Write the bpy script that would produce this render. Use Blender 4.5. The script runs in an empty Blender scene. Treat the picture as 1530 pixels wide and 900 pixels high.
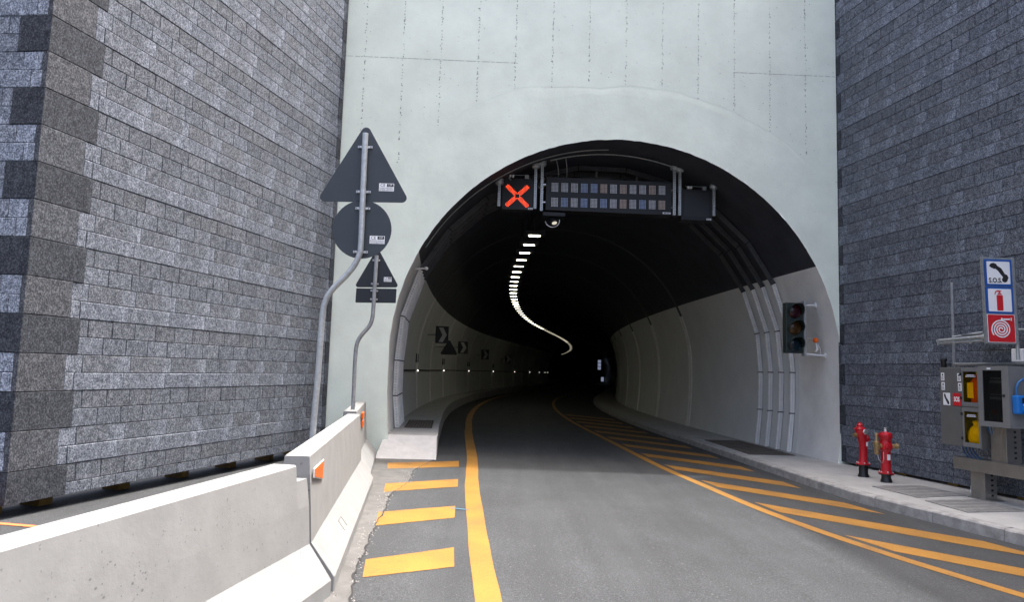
import bpy, bmesh, math, random
from math import sin, cos, pi, hypot, atan2, sqrt, radians
from mathutils import Vector, Matrix
rnd = random.Random(7)
sc = bpy.context.scene
COL = sc.collection

# ------------------------------------------------------------------ camera, sky, sun, exposure
PITCH, ROLL = radians(5.622), radians(1.7355)
cd = bpy.data.cameras.new('camera'); cam = bpy.data.objects.new('camera', cd); COL.objects.link(cam)
cd.sensor_width = 36.0; cd.lens = 36.0 * 1061 / 1530; cd.clip_end = 2000; cd.clip_start = .05
EYE = Vector((0, 0, 1.75))
_fw = Vector((0, cos(PITCH), sin(PITCH))); _r0 = Vector((1, 0, 0)); _u0 = _r0.cross(_fw)
_xr = cos(ROLL) * _r0 + sin(ROLL) * _u0
_up = -(sin(ROLL) * _r0 - cos(ROLL) * _u0)
cam.matrix_world = Matrix(((_xr.x, _up.x, -_fw.x, EYE.x), (_xr.y, _up.y, -_fw.y, EYE.y),
                           (_xr.z, _up.z, -_fw.z, EYE.z), (0, 0, 0, 1)))
sc.camera = cam
SUN = Vector((.285, .15, 1)).normalized()
SUN_EL = math.asin(SUN.z); SUN_AZ = atan2(SUN.x, SUN.y)
w = bpy.data.worlds.new('World'); sc.world = w; w.use_nodes = True
nt = w.node_tree; nt.nodes.clear()
sky = nt.nodes.new('ShaderNodeTexSky'); sky.sky_type = 'NISHITA'; sky.sun_disc = False
sky.sun_elevation = SUN_EL; sky.sun_rotation = SUN_AZ
sky.air_density = 0.65; sky.dust_density = 10.0; sky.ozone_density = 1.0
bg = nt.nodes.new('ShaderNodeBackground'); bg.inputs[1].default_value = 0.15
wo = nt.nodes.new('ShaderNodeOutputWorld')
nt.links.new(sky.outputs[0], bg.inputs[0]); nt.links.new(bg.outputs[0], wo.inputs[0])
ld = bpy.data.lights.new('sun', 'SUN'); ld.energy = 1.0; ld.angle = radians(1.3); ld.color = (1, .985, .965)
so = bpy.data.objects.new('sun', ld); COL.objects.link(so)
so.rotation_euler = SUN.to_track_quat('Z', 'Y').to_euler(); so.location = (20, 10, 40)
sc.view_settings.view_transform = 'Standard'; sc.view_settings.look = 'None'
sc.view_settings.exposure = 2.08; sc.view_settings.gamma = 1
sc.cycles.max_bounces = 10; sc.cycles.diffuse_bounces = 6
sc.render.resolution_x = 1024; sc.render.resolution_y = 603

def project(p):
    q = Vector(p) - EYE; z = q.dot(_fw)
    if z < .1: return None
    return 765 + 1061 * q.dot(_xr) / z, 450 - 1061 * q.dot(_up) / z, z

# ------------------------------------------------------------------ materials
def mat(name, col, rough=.6, metal=0., vary=0., vscale=3., bump=0., bscale=60., emit=None, estr=0., col2=None, spec=.5, detail=4, attr=False):
    m = bpy.data.materials.new(name); m.use_nodes = True
    n = m.node_tree.nodes; l = m.node_tree.links; p = n['Principled BSDF']
    p.inputs['Roughness'].default_value = rough; p.inputs['Metallic'].default_value = metal
    p.inputs['Specular IOR Level'].default_value = spec
    c = tuple(col) + (1,)
    p.inputs['Base Color'].default_value = c
    if vary or bump or col2:
        tc = n.new('ShaderNodeNewGeometry')
    if vary or col2:
        t = n.new('ShaderNodeTexNoise'); t.inputs['Scale'].default_value = vscale; t.inputs['Detail'].default_value = detail
        t.inputs['Roughness'].default_value = .65
        l.new(tc.outputs['Position'], t.inputs['Vector'])
        r = n.new('ShaderNodeValToRGB')
        r.color_ramp.elements[0].position = .3; r.color_ramp.elements[1].position = .7
        if col2:
            r.color_ramp.elements[0].color = tuple(col2) + (1,); r.color_ramp.elements[1].color = c
        else:
            r.color_ramp.elements[0].color = tuple(x * (1 - vary) for x in col) + (1,)
            r.color_ramp.elements[1].color = tuple(min(1, x * (1 + vary)) for x in col) + (1,)
        l.new(t.outputs['Fac'], r.inputs['Fac']); l.new(r.outputs['Color'], p.inputs['Base Color'])
    if bump:
        t2 = n.new('ShaderNodeTexNoise'); t2.inputs['Scale'].default_value = bscale; t2.inputs['Detail'].default_value = 4
        l.new(tc.outputs['Position'], t2.inputs['Vector'])
        b = n.new('ShaderNodeBump'); b.inputs['Strength'].default_value = bump; b.inputs['Distance'].default_value = .01
        l.new(t2.outputs['Fac'], b.inputs['Height']); l.new(b.outputs['Normal'], p.inputs['Normal'])
    if emit:
        p.inputs['Emission Color'].default_value = tuple(emit) + (1,); p.inputs['Emission Strength'].default_value = estr
    return m

def nodes_of(m): return m.node_tree.nodes, m.node_tree.links, m.node_tree.nodes['Principled BSDF']
def N(nodes, typ, **kw):
    x = nodes.new(typ)
    for k, v in kw.items():
        if k.startswith('i_'): x.inputs[k[2:].replace('_', ' ')].default_value = v
        else: setattr(x, k, v)
    return x
def ramp(n, stops):
    r = n.new('ShaderNodeValToRGB'); e = r.color_ramp.elements
    while len(e) < len(stops): e.new(.5)
    for k, (pos, c) in enumerate(stops):
        e[k].position = pos; e[k].color = (c, c, c, 1) if not isinstance(c, tuple) else c + (1,)
    return r
def mixc(n, l, a, b, fac, blend='MIX'):
    x = n.new('ShaderNodeMix'); x.data_type = 'RGBA'; x.blend_type = blend
    for sock, val in ((x.inputs[0], fac), (x.inputs[6], a), (x.inputs[7], b)):
        if hasattr(val, 'is_linked'): l.new(val, sock)
        else: sock.default_value = val if not isinstance(val, tuple) else val + (1,) * (4 - len(val))
    return x.outputs[2]

def stone_material():
    m = mat('speckled_stone', (.2, .2, .2), .8, spec=.25); n, l, p = nodes_of(m)
    g = n.new('ShaderNodeNewGeometry')
    mp = N(n, 'ShaderNodeMapping'); mp.inputs['Scale'].default_value = (1, 1, .8)
    l.new(g.outputs['Position'], mp.inputs['Vector'])
    t = N(n, 'ShaderNodeTexNoise', i_Scale=62., i_Detail=3., i_Roughness=.75); l.new(mp.outputs[0], t.inputs['Vector'])
    t2 = N(n, 'ShaderNodeTexNoise', i_Scale=15., i_Detail=2.); l.new(g.outputs['Position'], t2.inputs['Vector'])
    ad = N(n, 'ShaderNodeMath', operation='ADD'); l.new(t.outputs['Fac'], ad.inputs[0])
    sb = N(n, 'ShaderNodeMath', operation='MULTIPLY_ADD'); l.new(t2.outputs['Fac'], sb.inputs[0]); sb.inputs[1].default_value = .26; sb.inputs[2].default_value = -.13
    l.new(sb.outputs[0], ad.inputs[1])
    r = ramp(n, [(.34, (.029, .035, .046)), (.5, (.100, .115, .141)), (.655, (.26, .288, .335))])
    l.new(ad.outputs[0], r.inputs['Fac'])
    a = N(n, 'ShaderNodeAttribute', attribute_name='col')
    c = mixc(n, l, r.outputs['Color'], a.outputs['Color'], 1., 'MULTIPLY')
    l.new(c, p.inputs['Base Color'])
    b = N(n, 'ShaderNodeBump', i_Strength=.25, i_Distance=.004); l.new(ad.outputs[0], b.inputs['Height']); l.new(b.outputs['Normal'], p.inputs['Normal'])
    return m
def asphalt_material():
    m = mat('asphalt', (.06, .06, .06), .85, spec=.3); n, l, p = nodes_of(m)
    g = n.new('ShaderNodeNewGeometry')
    t = N(n, 'ShaderNodeTexNoise', i_Scale=85., i_Detail=3., i_Roughness=.85); l.new(g.outputs['Position'], t.inputs['Vector'])
    t2 = N(n, 'ShaderNodeTexNoise', i_Scale=.9, i_Detail=5., i_Roughness=.6); l.new(g.outputs['Position'], t2.inputs['Vector'])
    mp = N(n, 'ShaderNodeMapping'); mp.inputs['Scale'].default_value = (3.2, .25, 1); mp.inputs['Rotation'].default_value = (0, 0, radians(-4)); l.new(g.outputs['Position'], mp.inputs['Vector'])
    t3 = N(n, 'ShaderNodeTexNoise', i_Scale=1., i_Detail=4., i_Roughness=.6); l.new(mp.outputs[0], t3.inputs['Vector'])
    r = ramp(n, [(.3, (.0165, .0185, .0202)), (.52, (.0425, .0468, .0505)), (.75, (.115, .122, .128))]); l.new(t.outputs['Fac'], r.inputs['Fac'])
    r2 = ramp(n, [(.3, .84), (.7, 1.14)]); l.new(t2.outputs['Fac'], r2.inputs['Fac'])
    r3 = ramp(n, [(.3, .86), (.7, 1.14)]); l.new(t3.outputs['Fac'], r3.inputs['Fac'])
    c = mixc(n, l, r.outputs['Color'], r2.outputs['Color'], 1., 'MULTIPLY')
    c = mixc(n, l, c, r3.outputs['Color'], 1., 'MULTIPLY')
    # pale chippings and scuffs
    v = N(n, 'ShaderNodeTexNoise', i_Scale=48., i_Detail=2.); l.new(g.outputs['Position'], v.inputs['Vector'])
    rv = ramp(n, [(.68, 0.), (.74, .8)]); l.new(v.outputs['Fac'], rv.inputs['Fac'])
    c = mixc(n, l, c, (.17, .17, .165, 1), rv.outputs['Color'])
    l.new(c, p.inputs['Base Color'])
    b = N(n, 'ShaderNodeBump', i_Strength=.5, i_Distance=.006); l.new(t.outputs['Fac'], b.inputs['Height']); l.new(b.outputs['Normal'], p.inputs['Normal'])
    return m
def concrete_material(name, col, spots=.5, stain=.12, bump=.15, pit=30., vs=1.2):
    m = mat(name, col, .8, spec=.3); n, l, p = nodes_of(m)
    g = n.new('ShaderNodeNewGeometry')
    t = N(n, 'ShaderNodeTexNoise', i_Scale=vs, i_Detail=7., i_Roughness=.62); l.new(g.outputs['Position'], t.inputs['Vector'])
    r = ramp(n, [(.3, tuple(x * (1 - stain) for x in col)), (.7, tuple(min(.95, x * (1 + stain)) for x in col))]); l.new(t.outputs['Fac'], r.inputs['Fac'])
    t2 = N(n, 'ShaderNodeTexNoise', i_Scale=pit, i_Detail=2.); l.new(g.outputs['Position'], t2.inputs['Vector'])
    r2 = ramp(n, [(.26, 1.), (.31, 0.)]); l.new(t2.outputs['Fac'], r2.inputs['Fac'])
    k = N(n, 'ShaderNodeMath', operation='MULTIPLY'); l.new(r2.outputs['Color'], k.inputs[0]); k.inputs[1].default_value = spots
    c = mixc(n, l, r.outputs['Color'], tuple(x * .35 for x in col) + (1,), k.outputs[0]); l.new(c, p.inputs['Base Color'])
    t3 = N(n, 'ShaderNodeTexNoise', i_Scale=14., i_Detail=6., i_Roughness=.7); l.new(g.outputs['Position'], t3.inputs['Vector'])
    b = N(n, 'ShaderNodeBump', i_Strength=bump, i_Distance=.02); l.new(t3.outputs['Fac'], b.inputs['Height']); l.new(b.outputs['Normal'], p.inputs['Normal'])
    return m
def worn_paint_material():
    m = mat('yellow_road_paint', (.75, .36, .03), .6); n, l, p = nodes_of(m)
    g = n.new('ShaderNodeNewGeometry')
    t = N(n, 'ShaderNodeTexNoise', i_Scale=70., i_Detail=4., i_Roughness=.8); l.new(g.outputs['Position'], t.inputs['Vector'])
    t2 = N(n, 'ShaderNodeTexNoise', i_Scale=2.2, i_Detail=4.); l.new(g.outputs['Position'], t2.inputs['Vector'])
    ad = N(n, 'ShaderNodeMath', operation='MULTIPLY_ADD'); l.new(t2.outputs['Fac'], ad.inputs[0]); ad.inputs[1].default_value = .5; l.new(t.outputs['Fac'], ad.inputs[2])
    r = ramp(n, [(.53, (.06, .052, .036)), (.65, (.235, .112, .014)), (.9, (.33, .162, .020))]); l.new(ad.outputs[0], r.inputs['Fac'])
    l.new(r.outputs['Color'], p.inputs['Base Color'])
    b = N(n, 'ShaderNodeBump', i_Strength=.3, i_Distance=.004); l.new(t.outputs['Fac'], b.inputs['Height']); l.new(b.outputs['Normal'], p.inputs['Normal'])
    return m
def tinted_glass(name, col, alpha=.6):
    m = bpy.data.materials.new(name); m.use_nodes = True; n, l = m.node_tree.nodes, m.node_tree.links; n.clear()
    o = n.new('ShaderNodeOutputMaterial'); tr = n.new('ShaderNodeBsdfTransparent'); tr.inputs[0].default_value = tuple(col) + (1,)
    gl = n.new('ShaderNodeBsdfGlossy'); gl.inputs['Roughness'].default_value = .08
    mx = n.new('ShaderNodeMixShader'); mx.inputs[0].default_value = .05; l.new(tr.outputs[0], mx.inputs[1]); l.new(gl.outputs[0], mx.inputs[2]); l.new(mx.outputs[0], o.inputs[0])
    return m

M = dict(
    stone=stone_material(), asphalt=asphalt_material(), yellow=worn_paint_material(),
    joint=mat('dark_joint', (.035, .037, .042), .9, vary=.3, vscale=40),
    facade=concrete_material('painted_concrete', (.75, .83, .745), .3, .09, .16, 40.),
    panel=concrete_material('painted_panel_concrete', (.76, .84, .755), .4, .08, .12, 46.),
    vrib=mat('dark_joint_rib', (.07, .075, .085), .7),
    pit=mat('bug_hole', (.22, .25, .25), .9),
    barrier=concrete_material('barrier_concrete', (.235, .242, .242), .5, .09, .12, 34., 3.5),
    kerb=concrete_material('kerb_concrete', (.31, .31, .30), .5, .32, .3, 30., 7.),
    walk=concrete_material('walkway_concrete', (.36, .365, .355), .3, .16, .15, 30., 2.),
    ramp=concrete_material('ramp_concrete', (.46, .465, .46), .3, .1, .2, 50., 6.),
    dust=concrete_material('dusty_old_pavement', (.105, .105, .102), .5, .25, .2, 60., 5.),
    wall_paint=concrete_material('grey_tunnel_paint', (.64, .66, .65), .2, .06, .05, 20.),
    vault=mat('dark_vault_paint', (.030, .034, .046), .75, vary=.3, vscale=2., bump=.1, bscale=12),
    collar=concrete_material('pale_mouth_concrete', (.72, .73, .71), .25, .1, .2, 24., 1.5),
    rib=mat('pale_rib_sealant', (.76, .76, .74), .7, vary=.1),
    galv=mat('galvanised_steel', (.42, .45, .46), .42, .55, vary=.18, vscale=25, bump=.03),
    galvd=mat('dull_zinc_post', (.30, .32, .33), .5, .5, vary=.2, vscale=18),
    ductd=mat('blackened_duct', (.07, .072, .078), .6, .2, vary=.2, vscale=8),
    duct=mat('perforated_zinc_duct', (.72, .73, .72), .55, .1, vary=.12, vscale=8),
    hole=mat('dark_hole', (.02, .02, .02), .9),
    black=mat('matt_black_housing', (.012, .014, .018), .5, spec=.4),
    sign_back=mat('dark_grey_sign_back', (.032, .042, .052), .45, vary=.08, vscale=5),
    sign_back2=mat('black_sign_back', (.012, .016, .022), .45, vary=.08, vscale=5),
    white=mat('white_plastic', (.75, .76, .76), .4), paper=mat('white_print', (.8, .82, .84), .5),
    ink=mat('black_print', (.012, .012, .014), .5), blue=mat('blue_print', (.012, .09, .36), .4), red=mat('red_print', (.55, .012, .02), .4),
    orange=mat('orange_reflector', (.75, .13, .008), .35), 
    hyd=mat('red_gloss_enamel', (.46, .008, .018), .28, vary=.12, vscale=9), hydblk=mat('black_gloss_enamel', (.012, .012, .014), .35),
    brass=mat('old_brass', (.42, .30, .15), .4, .7, vary=.2, vscale=40), alu=mat('bare_aluminium', (.6, .6, .6), .35, .8),
    steel=mat('stainless_sheet', (.30, .29, .27), .38, .75, vary=.1, vscale=6, bump=.02, bscale=20), cab=mat('grey_cabinet_paint', (.115, .118, .113), .45, vary=.06, vscale=6),
    cab2=mat('mid_grey_cabinet_paint', (.17, .175, .175), .42, vary=.06, vscale=6),
    socket=mat('blue_socket_plastic', (.01, .16, .52), .35), yelbag=mat('yellow_bag', (.75, .62, .02), .5, vary=.2, vscale=20),
    redbox=mat('red_equipment', (.5, .04, .015), .45), cable=mat('black_cable', (.015, .015, .016), .6), bluecable=mat('blue_cable', (.02, .12, .3), .5),
    wood=mat('yellow_timber', (.20, .125, .03), .7, vary=.25, vscale=14),
    grate=mat('grey_steel_grating', (.36, .36, .35), .55, .5, vary=.2, vscale=12), grated=mat('dark_grating', (.10, .088, .076), .7, vary=.3, vscale=10),
    tl=mat('green_black_signal_housing', (.016, .028, .027), .4), lensr=mat('unlit_red_lens', (.035, .004, .009), .15), lensa=mat('unlit_amber_lens', (.06, .028, .006), .15), lensg=mat('unlit_green_lens', (.004, .016, .026), .15),
    lamp=mat('lit_lamp', (.9, .9, .8), .4, emit=(1, .93, .72), estr=7.5), xled=mat('lit_red_led', (.8, .1, .03), .4, emit=(1, .07, .018), estr=.5),
    led=mat('unlit_white_led', (.5, .52, .55), .3), ledb=mat('unlit_blue_led', (.25, .34, .55), .3), ledr=mat('unlit_warm_led', (.48, .38, .32), .3), leddk=mat('unlit_dark_led', (.03, .035, .045), .4),
    lampm=mat('lit_lamp_mid', (.9, .9, .8), .4, emit=(1, .93, .72), estr=1.6), lampf=mat('lit_lamp_far', (.9, .9, .8), .4, emit=(1, .92, .70), estr=.42),
    stud=mat('lit_stud', (.9, .9, .9), .4, emit=(1, .95, .85), estr=.55), farlit=mat('lit_blue_white_sign', (.7, .75, .9), .4, emit=(.62, .7, 1), estr=.07),
    winglass=tinted_glass('yellow_tinted_window', (.95, .85, .06)), dkglass=tinted_glass('smoked_window', (.4, .41, .41)),
    chev=mat('dimmed_white_chevron', (.42, .42, .41), .6), dim=mat('faintly_lit_lens', (.8, .8, .7), .4, emit=(1, .93, .75), estr=.14),
    scrape=mat('concrete_scrape', (.165, .17, .17), .95),
    chip=mat('pale_gravel', (.24, .235, .225), .9, vary=.3, vscale=20), crack=mat('tar_crack', (.02, .02, .02), .9),
    bluepaint=mat('blue_survey_paint', (.05, .12, .17), .6), orangepaint=mat('orange_survey_paint', (.75, .16, .05), .6), pit_shade=mat('dark_pit_shade', (.03, .03, .03), .95),
)

# ------------------------------------------------------------------ mesh helpers
W0 = {}     # world location of every built object (all roots are unrotated when built)
class MB:
    def __init__(s): s.v = []; s.f = []; s.m = []; s.c = {}
    def face(s, pts, mi=0, col=None):
        b = len(s.v); s.v += [tuple(p) for p in pts]; s.f.append(tuple(range(b, b + len(pts)))); s.m.append(mi)
        if col: s.c[len(s.f) - 1] = col if isinstance(col[0], (tuple, list)) else [col] * len(pts)
    def idx(s, pts, faces, mi=0):
        b = len(s.v); s.v += [tuple(p) for p in pts]
        for f in faces: s.f.append(tuple(b + i for i in f)); s.m.append(mi)
    def box(s, F, a0, a1, b0, b1, c0, c1, mi=0):
        P = [F(a, b, c) for a in (a0, a1) for b in (b0, b1) for c in (c0, c1)]
        s.idx(P, [(0, 1, 3, 2), (4, 6, 7, 5), (0, 4, 5, 1), (2, 3, 7, 6), (0, 2, 6, 4), (1, 5, 7, 3)], mi)
    def prism(s, F, poly, b0, b1, mi=0):
        n = len(poly); P = [F(a, b0, c) for a, c in poly] + [F(a, b1, c) for a, c in poly]
        s.idx(P, [tuple(range(n)), tuple(range(2 * n - 1, n - 1, -1))] + [(i, i + n, (i + 1) % n + n, (i + 1) % n) for i in range(n)], mi)
    def tube(s, pts, r, n=8, mi=0):
        pts = [Vector(p) for p in pts]; rings = []; up = None
        for i, p in enumerate(pts):
            d = (pts[min(i + 1, len(pts) - 1)] - pts[max(i - 1, 0)]).normalized()
            if up is None:
                up = Vector((0, 0, 1)) if abs(d.z) < .9 else Vector((1, 0, 0))
            x = d.cross(up).normalized(); up = x.cross(d).normalized()
            rr = r[i] if isinstance(r, (list, tuple)) else r
            rings.append([p + rr * (cos(2 * pi * k / n) * x + sin(2 * pi * k / n) * up) for k in range(n)])
        P = [q for g in rings for q in g]; L = len(rings)
        F = [(i * n + k, i * n + (k + 1) % n, (i + 1) * n + (k + 1) % n, (i + 1) * n + k) for i in range(L - 1) for k in range(n)]
        s.idx(P, F + [tuple(range(n - 1, -1, -1)), tuple(range((L - 1) * n, L * n))], mi)
    def lathe(s, o, ax, prof, n=20, mi=0):
        o = Vector(o); ax = Vector(ax).normalized(); x = ax.cross(Vector((0, 0, 1)) if abs(ax.z) < .9 else Vector((1, 0, 0))).normalized(); y = ax.cross(x)
        P = [o + ax * h + r * (cos(2 * pi * k / n) * x + sin(2 * pi * k / n) * y) for r, h in prof for k in range(n)]
        L = len(prof)
        F = [(i * n + k, i * n + (k + 1) % n, (i + 1) * n + (k + 1) % n, (i + 1) * n + k) for i in range(L - 1) for k in range(n)]
        s.idx(P, F + [tuple(range(n - 1, -1, -1)), tuple(range((L - 1) * n, L * n))], mi)
    def text(s, F, string, size, a, c, b, mi=0, bold=0., sx=1.):
        cu = bpy.data.curves.new('lettering', 'FONT'); cu.body = string; cu.size = size; cu.align_x = 'CENTER'; cu.align_y = 'CENTER'; cu.offset = bold; cu.resolution_u = 3
        o = bpy.data.objects.new('lettering', cu); COL.objects.link(o)
        me = bpy.data.meshes.new_from_object(o.evaluated_get(bpy.context.evaluated_depsgraph_get()))
        s.idx([F(a + v.co.x * sx, b, c + v.co.y) for v in me.vertices], [tuple(p.vertices) for p in me.polygons], mi)
        bpy.data.objects.remove(o); bpy.data.meshes.remove(me); bpy.data.curves.remove(cu)
    def build(s, name, mats, parent=None, smooth=None, bevel=0., label=None, cat=None, group=None, kind=None, base=None):
        me = bpy.data.meshes.new(name)
        xs = [v[0] for v in s.v]; ys = [v[1] for v in s.v]; zs = [v[2] for v in s.v]
        ctr = Vector(base) if base else Vector(((min(xs) + max(xs)) / 2, (min(ys) + max(ys)) / 2, min(zs) if parent is None else (min(zs) + max(zs)) / 2))
        me.from_pydata([(v[0] - ctr.x, v[1] - ctr.y, v[2] - ctr.z) for v in s.v], [], s.f)
        if not isinstance(mats, (list, tuple)): mats = [mats]
        for q in mats: me.materials.append(q)
        me.polygons.foreach_set('material_index', s.m)
        if s.c:
            ca = me.color_attributes.new('col', 'FLOAT_COLOR', 'CORNER'); buf = []
            for i, f in enumerate(s.f):
                c = s.c.get(i) or [(1, 1, 1)] * len(f)
                for q in c: buf += list(q) + [1]
            ca.data.foreach_set('color', buf)
        bm = bmesh.new(); bm.from_mesh(me)
        if not s.c: bmesh.ops.recalc_face_normals(bm, faces=bm.faces)
        bm.to_mesh(me); bm.free()
        if smooth:
            me.polygons.foreach_set('use_smooth', [True] * len(me.polygons)); me.set_sharp_from_angle(angle=radians(smooth))
        me.update()
        o = bpy.data.objects.new(name, me); COL.objects.link(o); W0[o] = ctr
        if parent is not None: o.parent = parent; o.location = ctr - W0[parent]
        else: o.location = ctr
        if bevel:
            bv = o.modifiers.new('bevel', 'BEVEL'); bv.width = bevel; bv.segments = 2; bv.limit_method = 'ANGLE'; bv.angle_limit = radians(40)
        tag(o, label, cat, group, kind); return o
def tag(o, label=None, cat=None, group=None, kind=None):
    if label: o['label'] = label
    if cat: o['category'] = cat
    if group: o['group'] = group
    if kind: o['kind'] = kind
def thing(name, loc, label, cat, group=None):
    o = bpy.data.objects.new(name, None); COL.objects.link(o); o.location = loc; o.empty_display_size = .2; W0[o] = Vector(loc); tag(o, label, cat, group); return o
ID = lambda a, b, c: Vector((a, b, c))
def copy_tree(o, parent=None):
    c = o.copy(); COL.objects.link(c)
    if parent: c.parent = parent
    for ch in list(o.children): copy_tree(ch, c)
    return c
def interp(pts, x):
    if x <= pts[0][0]: return pts[0][1]
    for (a, fa), (b, fb) in zip(pts, pts[1:]):
        if x <= b: return fa + (fb - fa) * (x - a) / (b - a)
    return pts[-1][1]

# ------------------------------------------------------------------ frames of the place
def GZ(x): return .0145 * (5.2 - min(5.2, max(-12, x)))          # crossfall of the carriageway
FE = Vector((.99836, .05725, 0)); FN = Vector((-.05725, .99836, 0)); FO = Vector((2.1, 13.747, 0))
def FAC(u, off, z): return FO + FE * u + FN * off + Vector((0, 0, z))   # portal face: u across, off into the tunnel
CL = Vector((-4.915, 7.14, 0)); LV = Vector((.231, .973, 0)).normalized(); LN = Vector((LV.y, -LV.x, 0))
def WL(s, d, z): return CL + LV * s + LN * d + Vector((0, 0, z))
LW = Vector((-.995, .1, 0)).normalized(); LWN = Vector((-LW.y, LW.x, 0))
def WLF(s, d, z): return CL + LW * s + LWN * d + Vector((0, 0, z))
BR = Vector((6.51, 14.036, 0)); RV = Vector((.193, -.981, 0)).normalized(); RN = Vector((RV.y, -RV.x, 0))
def WR(s, d, z): return BR + RV * s + RN * d + Vector((0, 0, z))       # right wall: s toward the viewer, d toward the road
# tunnel axis
AX = []
def _kap(s): return interp([(0, 1 / 140), (34, 1 / 140), (44, 0), (52, -1 / 363)], s)
_x, _y, _h = 2.1, 13.747, -.1036
for i in range(901):
    AX.append((_x, _y, _h)); k = _kap(i * .2); hm = _h + k * .1; _x += sin(hm) * .2; _y += cos(hm) * .2; _h += k * .2
def axis(s):
    f = max(0, min(899.999, s / .2)); i = int(f); t = f - i; a, b = AX[i], AX[i + 1]
    return tuple(a[j] + (b[j] - a[j]) * t for j in range(3))
def TUN(s, u, z):
    x, y, h = axis(s); b = max(0, 1 - s / 4.); hh = h * (1 - b) + (-.05728) * b
    return Vector((x + u * cos(hh), y - u * sin(hh), z))
ZC, RC = 1.98, 4.42

# ================================================================== GROUND AND ROAD
g = MB()
gx = [-400, -12, -6, -3, 0, 3, 5.2, 20, 400]; gy = [-400, -20, 0, 8, 14, 30, 60, 120, 230, 600]
for i in range(len(gx) - 1):
    for j in range(len(gy) - 1):
        g.face([ID(x, y, GZ(x)) for x, y in ((gx[i], gy[j]), (gx[i + 1], gy[j]), (gx[i + 1], gy[j + 1]), (gx[i], gy[j + 1]))])
road = g.build('road', M['asphalt'], kind='structure', label='grey asphalt carriageway running into the tunnel', base=(0, 0, 0))
def sheet(pts, h=.004): return [ID(x, y, GZ(x) + h) for x, y in pts]
def strip(mb, line, wd, h=.004, mi=0, jit=0.):
    """a painted line along ground points; wd may be a list"""
    L, R = [], []
    for i, p in enumerate(line):
        a = line[max(0, i - 1)]; b = line[min(len(line) - 1, i + 1)]; dx, dy = b[0] - a[0], b[1] - a[1]; q = hypot(dx, dy)
        wv = (wd[i] if isinstance(wd, list) else wd) / 2 + (rnd.uniform(-jit, jit) if jit else 0)
        L.append((p[0] - dy / q * wv, p[1] + dx / q * wv)); R.append((p[0] + dy / q * wv, p[1] - dx / q * wv))
    for i in range(len(line) - 1): mb.face(sheet([L[i], R[i], R[i + 1], L[i + 1]], h), mi)
def resample(pts, n):
    out = []
    for i in range(len(pts) - 1):
        p0 = pts[max(0, i - 1)]; p1 = pts[i]; p2 = pts[i + 1]; p3 = pts[min(len(pts) - 1, i + 2)]
        for k in range(n):
            t = k / n
            out.append(tuple(.5 * (2 * p1[j] + (p2[j] - p0[j]) * t + (2 * p0[j] - 5 * p1[j] + 4 * p2[j] - p3[j]) * t * t + (3 * p1[j] - p0[j] - 3 * p2[j] + p3[j]) * t ** 3) for j in range(2)))
    return out + [pts[-1]]
def tun_line(u0, u1, sa, sb, n=24):
    r = []
    for k in range(n + 1):
        s = sa + (sb - sa) * k / n; p = TUN(s, u0 + (u1 - u0) * min(1, (s - sa) / 30), 0); r.append((p.x, p.y))
    return r
left_line = resample([(.02, 3.), (-.03, 4.2), (-.1, 5.3), (-.215, 6.6), (-.35, 8.4), (-.5, 10.5), (-.66, 13.6), (-.86, 16.4), (-1.06, 19.2)], 4) + tun_line(-2.68, -3.05, 6.8, 120, 60)
right_line = resample([(5.6, 3.1), (4.85, 4.8), (4.33, 6.1), (3.83, 7.5), (3.39, 9.4), (3.08, 11.9), (2.87, 13.9), (2.6, 18.4)], 4) + tun_line(.91, .5, 6.2, 120, 60)
def on_line(line, y):
    return interp([(q[1], q[0]) for q in line], y)
m = MB(); strip(m, left_line, .20, jit=.003); m.build('edge_line', M['yellow'], road, label='yellow left edge line curving into the tunnel')
m = MB(); strip(m, right_line, .15, jit=.003); m.build('edge_line', M['yellow'], road, label='yellow right lane line bounding the hatched zone')
for pts in ([(-2.06, 12.45), (-.875, 13.1), (-.82, 12.35), (-1.94, 11.75)], [(-1.715, 10.28), (-.735, 11.0), (-.69, 10.3), (-1.62, 9.61)],
            [(-1.45, 8.3), (-.615, 8.87), (-.57, 8.18), (-1.355, 7.61)], [(-1.19, 6.3), (-.475, 6.85), (-.42, 6.2), (-1.11, 5.78)], [(-.93, 4.5), (-.34, 4.75), (-.29, 4.1), (-.86, 3.8)]):
    m = MB(); n = 10; L = []
    A, B, C_, D = [Vector((*q, 0)) for q in pts]
    top = [A.lerp(B, k / n) + Vector((0, rnd.uniform(-.008, .008), 0)) for k in range(n + 1)]; bot = [D.lerp(C_, k / n) + Vector((0, rnd.uniform(-.008, .008), 0)) for k in range(n + 1)]
    for k in range(n): m.face(sheet([(q.x, q.y) for q in (top[k], bot[k], bot[k + 1], top[k + 1])]))
    m.build('painted_bar', M['yellow'], road)
KERB = [(9.6, -2.), (7.4, 2.6), (6.35, 5.6), (5.7, 7.95), (5.45, 8.95), (5.07, 10.67), (4.92, 13.0), (4.8, 15.2), (4.62, 19.15)]
kerb_line = resample(KERB, 6) + tun_line(2.9, 2.9, 6.5, 150, 60)
kerb_line = [p for i, p in enumerate(kerb_line) if i == 0 or p[1] > kerb_line[i - 1][1]]
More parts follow.
